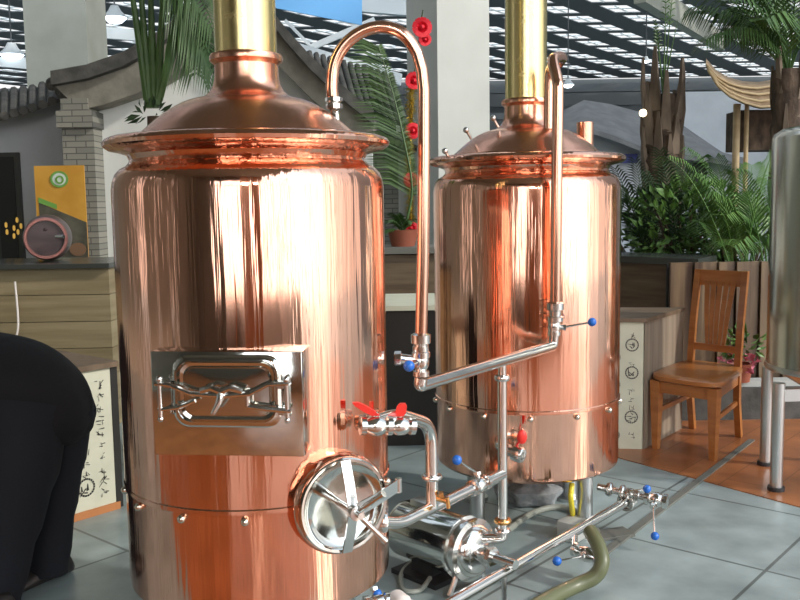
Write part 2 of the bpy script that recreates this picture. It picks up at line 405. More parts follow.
# open threaded nozzle with red handle on kettle 2's front
b0 = aY(523, 456, 2.93)
nx = V((.78, -.60, -.16)).normalized()
mb = MB(); mb.tube(bend([b0-K2+V((-.06, .18, .03)), b0-K2-nx*.10, b0-K2-nx*.02], .03, 4), .014, 16)
mb.lathe([(.014, -.075), (.022, -.073), (.022, -.055), (.016, -.053), (.016, -.038), (.026, -.036), (.027, -.020), (.027, -.006), (.023, 0), (.0145, 0), (.013, -.004), (.013, -.03)], c=b0-K2, axis=nx, n=16)
noz = build('outlet_nozzle', mb, 'steel', k2)
mb = MB(); p = aY(522, 437, 2.93)-K2
mb.ball(p, .017, 12, (1, .55, 1.45)); mb.cyl(p, b0-K2-nx*.04, .004, n=8)
build('red_handle', mb, 'red', noz)

# ------------------------------------------------------------------ fittings library
def clamp_ring(mb, p, ax, r, w=.016):
    mb.lathe([(r*.9, -w), (r+.006, -w*.8), (r+.009, -w*.3), (r+.009, w*.3), (r+.006, w*.8), (r*.9, w)], c=p, axis=ax, n=20)
def valve(label, c, ax, tip, L_=.09, r=.018, group='small stainless valves', ball=.0145, hm='blue'):
    """ball valve body along ax centred at c with a lever ending in a coloured knob at tip"""
    c = V(c); ax = V(ax).normalized(); tip = V(tip)
    v_ = T('ball_valve', label, 'valve', c, group)
    mb = MB()
    mb.lathe([(r*.8, -L_/2), (r*1.25, -L_/2+.003), (r*1.25, -L_/2+.016), (r*.85, -L_/2+.019), (r*1.15, -r*.8), (r*1.3, 0), (r*1.15, r*.8), (r*.85, L_/2-.019), (r*1.25, L_/2-.016), (r*1.25, L_/2-.003), (r*.8, L_/2)], c=c, axis=ax, n=20, cap0=True, cap1=True)
    v_.part('valve_body', mb, 'steel')
    dr = (tip-c); perp = (dr-ax*dr.dot(ax)); perp = perp.normalized() if perp.length > 1e-4 else V((0, 0, 1))
    s_ = c+perp*(r*1.9)
    mb = MB(); mb.cyl(c, s_, r*.5, n=12); mb.cyl(s_-perp*.004, s_+perp*.005, r*.65, n=6)
    v_.part('stem', mb, 'steel')
    mb = MB(); mb.cyl(s_, tip, .0035, n=8)
    lv = v_.part('lever', mb, 'steel')
    mb = MB(); mb.ball(tip, ball, 16)
    v_.part('knob', mb, hm, lv)
    return v_

# vapour pipe from kettle 1's lid, arching over and down between the kettles
A0 = aY(337, 118, 2.3); Y1 = 2.32
pts = [A0, aY(333, 100, Y1)]
for (px, py) in ((332, 85), (334, 66), (341, 50), (352, 38), (366, 30), (381, 27), (396, 30), (408, 39), (417, 53), (422, 70), (424, 90), (424, 150), (423, 250), (421, 338)):
    pts.append(aY(px, py, Y1))
def smooth_path(pts, k=4):
    out = []
    for i in range(len(pts)-1):
        p0 = pts[max(i-1, 0)]; p1 = pts[i]; p2 = pts[i+1]; p3 = pts[min(i+2, len(pts)-1)]
        for j in range(k):
            s = j/k; out.append(.5*((2*p1)+(p2-p0)*s+(2*p0-5*p1+4*p2-p3)*s*s+(3*p1-p0-3*p2+p3)*s**3))
    return out+[pts[-1]]
vp = T('vapour_pipe', 'copper pipe arching from the front kettle lid down past its right side', 'pipe', A0, 'copper swan neck pipes')
mb = MB(); mb.tube(smooth_path(pts[1:11])+pts[11:], .0158, 20); vp.part('copper_tube', mb, 'copper_pipe')
mb = MB(); mb.cyl(A0-V((0, 0, .035)), pts[1], .0115, n=18); vp.part('stem_tube', mb, 'steel')
mb = MB(); pf = aY(334, 103, 2.3); mb.lathe([(.014, -.016), (.021, -.014), (.021, -.003), (.016, 0), (.022, .004), (.022, .013), (.014, .016)], c=pf, n=8)
vp.part('union_nut', mb, 'steel')
mb = MB(); pe = aY(421, 346, Y1); mb.lathe([(.016, .035), (.026, .03), (.026, .008), (.019, .004), (.019, -.012), (.024, -.016), (.024, -.03), (.016, -.034)], c=pe, n=12)
vp.part('pipe_union', mb, 'steel')
# second swan neck at kettle 2
mb = MB()
c0 = aY(549, 118, 3.24); top = aY(553, 57, 3.08); dn = aY(558, 90, 2.955); bot = aY(555, 312, 2.955)
pp = [V((c0.x, c0.y, 1.46)), V((c0.x, c0.y, 1.58)), V((c0.x+.003, c0.y-.01, 1.66)), V((c0.x+.01, c0.y-.06, top.z-.02)), V((c0.x+.02, (c0.y+dn.y)/2, top.z)), V((dn.x-.006, dn.y+.06, top.z-.02)), V((dn.x, dn.y+.01, dn.z+.03)), V((dn.x, dn.y, dn.z-.03)), V(((dn.x+bot.x)/2, dn.y, (dn.z+bot.z)/2)), bot]
vq = T('vapour_pipe', 'copper pipe hooking over the rim of the rear kettle and down its front', 'pipe', pp[0], 'copper swan neck pipes')
mb.tube(smooth_path(pp, 6), .0185, 20); vq.part('copper_tube', mb, 'copper_pipe')
mb = MB(); mb.lathe([(.018, .035), (.03, .03), (.03, .008), (.021, .004), (.021, -.012), (.028, -.016), (.028, -.03), (.018, -.034)], c=bot, n=12)
vq.part('pipe_union', mb, 'steel')
# valve + elbow under it, upper stainless pipe
el1 = aY(420, 381, 2.32); v1 = aY(421, 361, 2.32)
el2 = aY(553, 343, 2.955); v2 = aY(554, 327, 2.955)
valve('stainless valve with a blue knob below the arching copper pipe, left end of slanting pipe', v1, (0, 0, 1), aY(409, 366, 2.25), .085, .017)
mb = MB(); mb.cyl(v1+V((-.0, 0, 0)), v1+V((-.06, -.01, .01)), .013, n=14); mb.lathe([(.012, -.01), (.019, -.008), (.019, .008), (.012, .01)], c=v1+V((-.06, -.01, .01)), axis=(1, 0, 0), n=8)
solo('drain_stub', mb, 'steel', 'short stainless stub pointing left from the valve under the copper arch', 'pipe fitting', v1)
valve('stainless blue knobbed valve on the rear kettle front, at high end of slanting pipe', v2, (0, 0, 1), aY(592, 322, 2.93), .06, .018)
mb = MB(); path = bend([v1-V((0, 0, .045)), el1-V((0, 0, .012)), el2-V((0, 0, .010)), v2-V((0, 0, .028))], .045, 8)
mb.tube(path, .0175, 20)
up = T('connecting_pipe', 'long stainless pipe slanting across between the two kettles at mid height', 'pipe', el1)
up.part('steel_tube', mb, 'steel')
tp = aY(497, 358, 2.66)
tt = (497-425)/(553-425.)
jx = el1.lerp(el2, .56)-V((0, 0, .012))
mb = MB(); mb.cyl(jx, jx-V((0, 0, .05)), .013, n=14); clamp_ring(mb, jx-V((0, 0, .05)), (0, 0, 1), .015, .010)
up.part('tee_branch', mb, 'steel')
# vertical pipe down from the tee
vb = V((jx.x, jx.y, .10))
mb = MB(); mb.cyl(jx-V((0, 0, .056)), V((jx.x, jx.y, .19)), .0145, n=18)
vt = T('drop_pipe', 'vertical stainless pipe dropping from the slanting pipe to the pump', 'pipe', vb)
vt.part('steel_tube', mb, 'steel')
mb = MB(); pz = aY(493, 521, jx.y).z; clamp_ring(mb, V((jx.x, jx.y, pz)), (0, 0, 1), .018, .008); vt.part('clamp', mb, 'brass_fit')
# lower cross pipe from kettle 1 to drop pipe
ca = aY(383, 522, 2.22); cb = aY(400, 523, 2.27); cc = V((jx.x, jx.y, aY(494, 474, jx.y).z))
mb = MB(); mb.tube(bend([ca, cb, cc], .05, 6), .0165, 18)
cp_ = T('cross_pipe', 'stainless pipe rising from the front kettle manhole side to the vertical pipe', 'pipe', ca)
cp_.part('steel_tube', mb, 'steel')
mb = MB(); clamp_ring(mb, ca, (1, .2, 0), .019, .012); cp_.part('clamp', mb, 'steel')
dcp = (cc-cb)
vv = cb+dcp*.74
valve('stainless valve with a blue knob on the pipe left of the vertical pipe', vv, dcp, aY(457, 460, vv.y-.06), .085, .019)
# vertical riser with sight tube and brass cock between kettle 1 and the cross pipe
rb = cb+dcp*.28; rt = V((rb.x, rb.y, aY(424, 432, rb.y).z))
rs = T('riser_pipe', 'short upright stainless pipe beside the front kettle with a brass cock', 'pipe', rb)
ks = aY(366, 424, 2.10)
mb = MB(); mb.tube(bend([rb, rt+V((0, 0, .02)), ks+(rt-ks)*.45+V((0, 0, .035)), ks], .06, 8), .0175, 18); rs.part('steel_tube', mb, 'steel')
mb = MB(); clamp_ring(mb, V((rb.x, rb.y, aY(425, 477, rb.y).z)), (0, 0, 1), .020, .008); rs.part('clamp', mb, 'steel')
mb = MB(); q_ = V((rb.x, rb.y, aY(425, 496, rb.y).z)); mb.cyl(q_, q_+V((.04, -.02, -.008)), .009, n=12); mb.cyl(q_+V((.04, -.02, .002)), q_+V((.044, -.022, -.028)), .006, n=10)
mb.box(q_+V((.025, -.013, .008)), (.012, .02, .012)); rs.part('brass_cock', mb, 'brass_fit')
for (px, py, Yv, la) in ((398, 414, 2.20, 'small valve with a red paddle handle just right of the front kettle edge'), (374, 414, 2.06, 'small valve with a red paddle handle against the front kettle side')):
    c_ = aY(px+2, py+12, Yv)
    v_ = T('paddle_valve', la, 'valve', c_, 'red handled valves')
    mb = MB(); mb.lathe([(.014, -.04), (.022, -.038), (.022, -.026), (.016, -.024), (.023, -.01), (.024, 0), (.023, .01), (.016, .024), (.022, .026), (.022, .038), (.014, .04)], c=c_, axis=(1, .3, -.1), n=16, cap0=True, cap1=True)
    v_.part('valve_body', mb, 'steel')
    mb = MB(); mb.cyl(c_, c_+V((0, 0, .034)), .006, n=10); st_ = v_.part('stem', mb, 'steel')
    mb = MB(); h0 = c_+V((0, 0, .026))
    sgn = -1 if px < 390 else .15
    mb.rings([[h0+V((sgn*s*.045-w_, -.008, s*.030)), h0+V((sgn*s*.045+w_, -.008, s*.030)), h0+V((sgn*s*.045+w_, .006, s*.030)), h0+V((sgn*s*.045-w_, .006, s*.030))] for s, w_ in ((0, .009), (.3, .0135), (.8, .0125), (1.05, .007))])
    v_.part('paddle_handle', mb, 'red', st_)

# ------------------------------------------------------------------ pump
pa = aZ(407, 527, .135); pb = aZ(470, 549, .135); pdv = (pb-pa).normalized()
pm = T('transfer_pump', 'horizontal stainless transfer pump lying on the floor between the kettles', 'pump', (pa.x, pa.y, 0))
PR = .093
mb = MB(); mb.lathe([(.02, -.03), (PR*.75, -.026), (PR*.95, -.012), (PR, .005), (PR, (pb-pa).length-.03)], c=pa, axis=pdv, n=48, cap0=True, cap1=True); pm.part('motor_shell', mb, 'steel_plate')
L0 = (pb-pa).length-.03
mb = MB(); mb.lathe([(PR*.9, L0), (PR+.006, L0+.001), (PR+.006, L0+.010), (PR-.004, L0+.014), (PR-.006, L0+.032), (PR+.005, L0+.034), (PR+.005, L0+.046), (PR-.012, L0+.05), (PR-.02, L0+.068), (PR-.035, L0+.076), (.03, L0+.08), (.001, L0+.08)], c=pa, axis=pdv, n=48, cap0=True); pm.part('pump_head', mb, 'steel')
pe_ = pa+pdv*(L0+.08)
mb = MB(); mb.cyl(pe_, pe_+pdv*.03, .026, n=20); mb.cyl(pe_+pdv*.03, pe_+pdv*.13, .015, n=16); mb.cyl(pe_+pdv*.03, pe_+pdv*.045, .03, n=6); pm.part('inlet_spout', mb, 'steel')
mb = MB(); mb.tube(bend([pe_+V((0, 0, .03))-pdv*.02, V((pe_.x-pdv.x*.02, pe_.y-pdv.y*.02, .175)), V((jx.x, jx.y, .175)), V((jx.x, jx.y, .20))], .02, 5), .0145, 16); clamp_ring(mb, V((jx.x, jx.y, .20)), (0, 0, 1), .016, .008); pm.part('outlet_spout', mb, 'steel')
mb = MB(); mid = pa+pdv*.10; sd = V((-pdv.y, pdv.x, 0))
rz = math.atan2(pdv.y, pdv.x)
mb.box((mid.x, mid.y, .008), (.20, .15, .016), rz); mb.box((mid.x, mid.y, .035), (.09, .07, .05), rz); pm.part('base_foot', mb, 'black_rub')
mb = MB(); q1 = pa+pdv*(L0+.02)
for s in (-1, 1):
    mb.tube([q1+sd*s*.05-V((0, 0, .07)), V((q1.x, q1.y, 0))+sd*s*.085+V((0, 0, .008))], .009, 8)
mb.tube([V((q1.x, q1.y, .008))+sd*.085, V((q1.x, q1.y, .008))-sd*.085], .009, 8)
pm.part('support_leg', mb, 'steel_dull')
mb = MB(); mb.box(pa+pdv*.08+V((0, 0, PR+.008)), (.08, .05, .022), rz, bev=.004); pm.part('terminal_box', mb, 'steel_dull')
# power cable of the pump, curling on the floor towards the lower left
mb = MB(); cpts = [aZ(430, 578, .02), aZ(420, 590, .01), aZ(404, 590, .01), aZ(402, 572, .01), aZ(418, 560, .01), aZ(440, 566, .012)]
mb.tube(smooth_path(cpts, 6), .008, 8); solo('power_cable', mb, 'hose_grey', 'short grey cable looped on the floor beneath the pump', 'cable', cpts[0])

# ------------------------------------------------------------------ long low pipe and its valves
la = aZ(440, 609, .11); lb = aZ(626, 502, .11)
ld = (lb-la).normalized()
lp = T('low_pipe', 'long stainless pipe running low over the tiles from lower left to right', 'pipe', la)
mb = MB(); mb.cyl(la, lb, .0165, n=20); lp.part('steel_tube', mb, 'steel')
mb = MB(); clamp_ring(mb, lb, ld, .026, .012); clamp_ring(mb, lb+ld*.03, ld, .02, .008); mb.cyl(lb, lb+ld*.05, .016, n=14); lp.part('clamp', mb, 'steel')
for f_ in (.28,):
    p_ = la+ld*(lb-la).length*f_
    mb = MB(); mb.cyl((p_.x, p_.y, .0), (p_.x, p_.y, .10), .008, n=10); mb.cyl((p_.x, p_.y, .0), (p_.x, p_.y, .008), .025, n=16); lp.part('support_leg', mb, 'steel_dull')
va = aZ(603, 488, .15); vbb = aZ(668, 502, .13); vd = (vbb-va)
mf = T('manifold_pipe', 'short stainless pipe with clamps at the right end of the low pipe', 'pipe', va)
mb = MB(); mb.cyl(va-vd.normalized()*.02, vbb-vd*.2, .013, n=16); mb.cyl(lb+ld*.04, va+vd*.5, .013, n=14)
clamp_ring(mb, va+vd*.1, vd, .017, .012); clamp_ring(mb, va+vd*.30, vd, .018, .01); mf.part('steel_tube', mb, 'steel')
valve('blue knobbed valve lying sideways right of the rear kettle leg', va+vd*.42, vd, aZ(647, 489, .20), .07, .017)
valve('blue knobbed valve at the far right pipe end with its lever hanging down', va+vd*.82, vd, aZ(655, 536, .06), .085, .021)
w0 = aZ(574, 549, .085)
wd = V((.75, -.6, -.15)).normalized()
valve('blue knobbed valve hanging under the low pipe beside the olive hose', w0+wd*.045, wd, aZ(557, 561, .10), .10, .019)
lvp = la+ld*(lb-la).length*.66
mb = MB(); mb.tube([lvp, w0], .011, 12); solo('branch_pipe', mb, 'steel', 'short branch dropping from the low pipe to the hanging valve', 'pipe fitting', w0)
# olive hose
hp = [aZ(590, 531, .15), aZ(598, 545, .13), aZ(602, 563, .09), aZ(594, 577, .05), aZ(575, 586, .03), aZ(552, 597, .027), aZ(515, 618, .027), aZ(470, 640, .027)]
mb = MB(); mb.tube(smooth_path(hp, 6), .0235, 16); solo('olive_hose', mb, 'hose_olive', 'thick olive green hose with its end bent upwards beside the low pipe', 'hose', hp[0])
hp = [aZ(497, 540, .05), aZ(512, 527, .03), aZ(535, 512, .014), aZ(560, 507, .014), aZ(582, 514, .014), aZ(590, 523, .02)]
mb = MB(); mb.tube(smooth_path(hp, 6), .012, 12); solo('grey_hose', mb, 'hose_grey', 'thin grey hose curving in an arch over the tiles under the rear kettle', 'hose', hp[0])
hp = [aY(572, 484, 3.15), aY(571, 492, 3.13), aY(571, 500, 3.12), aZ(574, 525, .02)]
mb = MB(); mb.tube(smooth_path(hp, 5), .010, 10); solo('yellow_hose', mb, 'yellow', 'short yellow hose hanging below the rear kettle bottom', 'hose', hp[0])
# stones under rear kettle
for (px, py, rr, la_) in ((512, 504, .055, 'small grey rough stone leftmost beneath the rear kettle'), (536, 508, .075, 'largest grey rough stone beneath the rear kettle'), (562, 500, .05, 'small grey rough stone right of the largest, beneath the rear kettle')):
    p_ = aZ(px, py, 0)+V((0, .05, 0))
    mb = MB(); bmesh.ops.create_icosphere(mb.bm, subdivisions=3, radius=rr)
    for v in mb.bm.verts:
        k = 1+.22*math.sin(v.co.x*70+px)*math.cos(v.co.y*60)+.1*math.sin(v.co.z*90)
        v.co = V((v.co.x*k*1.3, v.co.y*k, max(v.co.z*k*.8, -rr*.6)))
    o = build('grey_stone', mb, 'stone'); o.location = (p_.x, p_.y, rr*.6); tag(o, la_, 'stone', 'grey stones')
p_ = aZ(610, 536, 0); mb = MB(); mb.box((p_.x, p_.y, .006), (.16, .08, .012), rad(20)); solo('steel_plate', mb, 'grey_base', 'flat plate on tiles beside the rear kettle leg, darkened for the shadow there', 'plate', (p_.x, p_.y, 0))  # plate coloured dark to stand for the shadow lying here
p_ = aZ(574, 540, 0); mb = MB(); mb.box((p_.x, p_.y+.02, .035), (.10, .08, .07), rad(49), bev=.006); solo('support_block', mb, 'kerb', 'pale small block on tiles left of the rear kettle leg', 'block', (p_.x, p_.y, 0))
# fittings cut by the lower edge, bottom centre
c_ = aZ(377, 603, .10)
valve('blue knobbed valve at the bottom edge right of the front kettle', c_, (1, .4, 0), aZ(377, 594, .12), .08, .02)
mb = MB(); g0 = aZ(396, 600, .10)
mb.tube(smooth_path([g0, aZ(404, 606, .10), aZ(418, 612, .09), aZ(440, 626, .08)], 5), [.03]*6+[.024]*10, 16)
solo('white_fitting', mb, 'white_pl', 'white bent fitting at the bottom edge below the pump', 'pipe fitting', g0)

# ------------------------------------------------------------------ calligraphy papered counters
def glyph(mb, o, ux, uz, nn, s, seed):
    """an illegible brushed sign made of short strokes"""
    rg = random.Random(seed)
    for k in range(rg.randint(4, 6)):
        a = rg.uniform(-.45, .45)*s; b = rg.uniform(-.45, .45)*s
        an = rg.choice((0, .25, PI/2, PI/2+.2, PI/4, -PI/4)); l = rg.uniform(.3, .8)*s; w = s*rg.uniform(.05, .10)
        d_ = ux*math.cos(an)+uz*math.sin(an); e_ = -ux*math.sin(an)+uz*math.cos(an)
        c_ = o+ux*a+uz*b+nn*.0015
        mb.poly([c_-d_*l/2-e_*w/2, c_+d_*l/2-e_*w*.3, c_+d_*l/2+e_*w*.3, c_-d_*l/2+e_*w])
def medallion(mb, o, ux, uz, nn, s):
    for k in range(20):
        a0 = 2*PI*k/20; a1 = 2*PI*(k+.8)/20
        c = lambda a, r: o+ux*math.cos(a)*r*s+uz*math.sin(a)*r*s+nn*.0015
        mb.poly([c(a0, .42), c(a1, .42), c(a1, .52), c(a0, .52)])
def calligraphy(T_, o, ux, uz, nn, w, h, seed, s=.034, colw=.07, m_='ink'):
    mb = MB(); rg = random.Random(seed); x = colw*.5; col = 0
    while x < w-colw*.3:
        y = h-.05-(col % 2)*.06
        while y > .05:
            L_ = rg.random()
            if L_ < .22:
                medallion(mb, o+ux*x+uz*y, ux, uz, nn, s*1.7); glyph(mb, o+ux*x+uz*y, ux, uz, nn, s*1.2, rg.random()); y -= s*2.6
            else:
                glyph(mb, o+ux*x+uz*y, ux, uz, nn, s*rg.uniform(.6, 1), rg.random()); y -= s*1.15
                if rg.random() < .15: y -= s
        x += colw; col += 1
    return T_.part('calligraphy', mb, m_, smooth=0)
# left papered counter; visible long side runs along U
la0 = aZ(120, 508); HL = .60
ct = T('papered_counter', 'low counter with cream calligraphy paper side, behind the person in black', 'counter', la0, 'low calligraphy papered counters')
DL = 1.05; dpt = .75; N_ = V((-U.y, U.x, 0))        # N_: away from the camera side (left-back)
if N_.x > 0: N_ = -N_
f0 = la0; f1 = la0-U*DL
mb = MB(); mb.prism([f0+V((0, 0, .03)), f1+V((0, 0, .03)), f1+N_*dpt+V((0, 0, .03)), f0+N_*dpt+V((0, 0, .03))], (0, 0, HL-.05)); ct.part('papered_side', mb, 'paper', smooth=0)
mb = MB(); e = .015; mb.prism([f0-N_*e+U*e+V((0, 0, HL-.02)), f1-N_*e+V((0, 0, HL-.02)), f1+N_*dpt+V((0, 0, HL-.02)), f0+N_*dpt+U*e+V((0, 0, HL-.02))], (0, 0, .022)); ct.part('wooden_top', mb, 'wood_bench', smooth=0)
mb = MB(); mb.prism([f0-N_*.006, f1-N_*.006, f1+N_*dpt, f0+N_*dpt], (0, 0, .03)); ct.part('bottom_trim', mb, 'trim_or', smooth=0, label='orange wooden trim')
mb = MB(); mb.box(f0+V((0, 0, HL/2))-U*.0+N_*.012, (.03, .03, HL-.01), GA); ct.part('corner_post', mb, 'black_box', smooth=0, label='black post')
calligraphy(ct, f0-U*.03-N_*.001, -U, V((0, 0, 1)), -N_, 1.0, HL-.03, 3, .042, .075)
# wooden plank counter behind it, with barrel on top
Yc = 4.9
c0_ = aY(112, 340, Yc); wl = T('plank_counter', 'wooden plank counter at the left carrying the dark barrel', 'counter', (c0_.x-1, Yc, 0))
tz = aY(60, 268, Yc).z
mb = MB(); xr = c0_.x
for k in range(6):
    z0 = tz*k/6; mb.box((xr-1.1, Yc+.30, z0+tz/12), (2.2, .6, tz/6-.004))
wl.part('plank_body', mb, 'wood_top', smooth=0)
mb = MB(); mb.box((xr-1.1, Yc+.28, tz+.012), (2.24, .66, .025)); wl.part('counter_top', mb, 'dark_top', smooth=0)
mb = MB(); w_ = [aY(16, 300, Yc-.07), aY(18, 318, Yc-.06), aY(17, 334, Yc-.06), aY(13, 345, Yc-.06)]; w_[0].z += .1
mb.tube(smooth_path(w_, 5), .006, 8); solo('electric_cable', mb, 'white_pl', 'thin white cord hanging down the front of the plank counter', 'cord', w_[0])
# barrel lying on top
bc = aY(47, 246, Yc+.2); br_ = T('barrel', 'dark lacquered barrel lying on its side with a reddish hooped end', 'barrel', (bc.x, bc.y, tz+.025))
ba = V((.30, -.95, 0)).normalized(); RB = .125; bc.z = tz+.025+RB+.008
mb = MB(); mb.lathe([(RB*.86, -.02), (RB*.90, -.02), (RB, .05), (RB*1.06, .15), (RB, .26), (RB*.9, .32), (RB*.86, .32)], c=bc-ba*.26, axis=ba, n=40, cap0=True); br_.part('barrel_body', mb, 'barrel')
mb = MB(); mb.lathe([(RB*.78, .0), (RB*.92, 0), (RB*.94, .01), (RB*.9, .018), (RB*.80, .018), (RB*.78, .0)], c=bc+ba*.06, axis=ba, n=40); br_.part('end_hoop', mb, 'barrel_rim')
mb = MB(); mb.lathe([(RB*.8, .0), (.001, .002)], c=bc+ba*.058, axis=ba, n=40); mb.ball(bc+ba*.06+V((0, 0, .05)), .010, 8); br_.part('end_board', mb, 'barrel')
mb = MB(); mb.cyl(bc+V((.10, -.12, .01)), bc+V((.15, -.14, .01)), .011, n=10); br_.part('tap', mb, 'steel')
# black block between the kettles, right papered counter
p0 = aZ(383, 447); mb = MB(); zt = aY(400, 311, p0.y).z
bb = T('black_counter', 'low black counter with a pale top between the two kettles', 'counter', (p0.x+.15, p0.y+.3, 0))
mb.box((p0.x+.19, p0.y+.32, zt/2), (.50, .6, zt)); bb.part('black_body', mb, 'black_box', smooth=0)
mb = MB(); mb.box((p0.x+.19, p0.y+.32, zt+.012), (.52, .62, .024)); bb.part('pale_top', mb, 'paper', smooth=0)
r0 = aZ(642, 450); HR = aY(642, 322, r0.y).z
rc = T('papered_counter', 'low counter with calligraphy paper and plank sides behind the right kettle', 'counter', r0, 'low calligraphy papered counters')
U2 = V((.62, .785, 0)).normalized(); W2 = V((-.93, .15, 0)).normalized()
mb = MB(); mb.prism([r0, r0+W2*.8, r0+W2*.8+U2*.5, r0+U2*.5], (0, 0, HR)); rc.part('paper_body', mb, 'paper', smooth=0)
mb = MB(); oo = V((.79, -.61, 0))*.006
mb.prism([r0+oo, r0+U2*.5+oo, r0+U2*.5, r0+U2*.01], (0, 0, HR)); rc.part('plank_side', mb, 'wood_side', smooth=0)
mb = MB(); mb.prism([r0+V((.01, -.02, HR)), r0+W2*.8+V((0, -.02, HR)), r0+W2*.8+U2*.5+V((0, 0, HR)), r0+U2*.5+V((.012, 0, HR))], (0, 0, .02)); rc.part('counter_top', mb, 'wood_bench', smooth=0)
calligraphy(rc, r0+W2*.01, W2, V((0, 0, 1)), V((-.15, -.99, 0)), .4, HR-.02, 9, .036, .085)
# bar counter with dark stone top (right, taller)
YB = 5.2; q0 = aY(695, 262, YB); q1_ = aY(560, 250, YB+.75)
q1_.z = q0.z
br = T('bar_counter', 'taller bar counter with a dark stone top in front of the green bushes', 'counter', (q0.x, q0.y, 0))
dd = (q1_-q0); dd.z = 0; dd.normalize(); ee = V((.55, .83, 0)).normalized()
q0f = V((q0.x, q0.y, 0))
mb = MB(); mb.prism([q0f, q0f+dd*1.9, q0f+dd*1.9+ee*.35, q0f+ee*.35], (0, 0, q0.z-.02)); br.part('counter_body', mb, 'wood_dark', smooth=0)
oo = V((ee.y, -ee.x, 0))*.008
mb = MB(); mb.prism([q0f+oo, q0f+ee*.35+oo, q0f+ee*.5, q0f+ee*.01], (0, 0, q0.z-.02)); br.part('end_panel', mb, 'tan', smooth=0)
mb = MB(); k_ = V((0, 0, q0.z-.02)); mb.prism([q0f-dd*.03-ee*.03+k_, q0f+dd*1.92-ee*.03+k_, q0f+dd*1.92+ee*.38+k_, q0f-dd*.03+ee*.38+k_], (0, 0, .04)); br.part('stone_top', mb, 'dark_top', smooth=0)
# stone ledge with potted plant between kettles
YL = 5.3; l0 = aY(376, 252, YL); l1 = aY(440, 249, YL)
ml = T('bar_counter', 'dark bar counter with potted plant on it, seen between the kettles', 'counter', (l0.x+.1, YL+.2, 0))
mb = MB(); mb.box(((l0.x+l1.x)/2-.05, YL+.22, l0.z/2-.01), (l1.x-l0.x+.3, .4, l0.z-.02)); ml.part('counter_body', mb, 'wood_dark', smooth=0)
mb = MB(); mb.box(((l0.x+l1.x)/2-.05, YL+.21, l0.z+.005), (l1.x-l0.x+.34, .46, .035)); ml.part('stone_top', mb, 'grey_base', smooth=0)
LT = l0.z+.0225

# ------------------------------------------------------------------ chair
ch = T('dining_chair', 'honey varnished wooden dining chair standing on the orange laminate', 'chair', aZ(690, 470))
cc_ = ch.loc
fl = aZ(656, 462); fr = aZ(729, 480); bk = (aZ(764, 455)-fr); bk.z = 0
bk = V((.36, .36, 0)) if bk.length > .8 or bk.length < .2 else bk
SH = .46
def leg(pb_, pt_, r0_, r1_):
    m_ = MB(); ax = (fr-fl).normalized(); ay = V((-ax.y, ax.x, 0))
    m_.rings([[p+ax*sx*r_+ay*sy*r_ for sx, sy in ((-1, -1), (1, -1), (1, 1), (-1, 1))] for p, r_ in ((pb_, r0_), (pt_, r1_))]); return m_
zup = V((0, 0, 1))
# seat corners
fr = aZ(713, 461); fl = aZ(656, 449); SH = aY(716, 384, fr.y).z
wch = (fr-fl); W_c = wch.length; wch.normalize(); dch = V((-wch.y, wch.x, 0))
if dch.y < 0: dch = -dch
bkp = aZ(740, 440)-fr; bkp.z = 0; dch = bkp.normalized(); DP = min(.44, max(.32, bkp.length))
br_p = fr+dch*DP-wch*.02; bl_p = fl+dch*DP+wch*.02
for p_, in ((fl,), (fr,)):
    ch.part('leg', leg(p_+zup*.004, p_+zup*(SH-.02), .014, .024), 'wood_chair', smooth=20)
mb = MB()
def back_post(p_, s):
    pts = [(p_-dch*-.05, 0.004), (p_, .2), (p_, SH), (p_+dch*.03, SH+.2), (p_+dch*.10, SH+.48)]
    m_ = MB(); m_.rings([[q+V((0, 0, h))+wch*sx*.016+dch*sy*.018 for sx, sy in ((-1, -1), (1, -1), (1, 1), (-1, 1))] for q, h in pts]); return m_
ch.part('back_post', back_post(br_p, 1), 'wood_chair', smooth=20)
ch.part('back_post', back_post(bl_p, -1), 'wood_chair', smooth=20)
mb = MB()
def seat_pts(h, g):
    c_ = (fl+fr)/2+dch*DP/2; pts = []
    w2 = W_c/2+.03+g; d2_ = DP/2+.03+g
    for k in range(32):
        a = 2*PI*k/32; x = math.copysign(abs(math.cos(a))**.35, math.cos(a))*w2; y = math.copysign(abs(math.sin(a))**.35, math.sin(a))*d2_
        x *= (1-.07*(y/d2_)); y -= .02*(1-(x/w2)**2) if y < 0 else 0
        pts.append(c_+wch*x+dch*y+V((0, 0, h)))
    return pts
mb.rings([seat_pts(SH-.02, -.015), seat_pts(SH-.012, 0), seat_pts(SH+.006, 0), seat_pts(SH+.014, -.012), seat_pts(SH+.010, -.08)])
ch.part('seat', mb, 'wood_chair')
def rail(a, b, h, hh, th=.018):
    m_ = MB(); d_ = (b-a); l = d_.length; d_.normalize(); m_.box((a+b)/2+V((0, 0, h)), (l, th, hh), math.atan2(d_.y, d_.x)); return m_
for a_, b2 in ((fl, fr), (fr, br_p), (fl, bl_p), (bl_p, br_p)):
    ch.part('seat_rail', rail(a_, b2, SH-.05, .055), 'wood_chair', smooth=20)
for a_, b2 in ((fr, br_p), (fl, bl_p)):
    ch.part('stretcher', rail(a_, b2, .19, .022, .014), 'wood_chair', smooth=20)
ch.part('back_rail', rail(bl_p+dch*.012, br_p+dch*.012, SH+.09, .035), 'wood_chair', smooth=20)
ch.part('top_rail', rail(bl_p+dch*.09, br_p+dch*.09, SH+.44, .08), 'wood_chair', smooth=20)
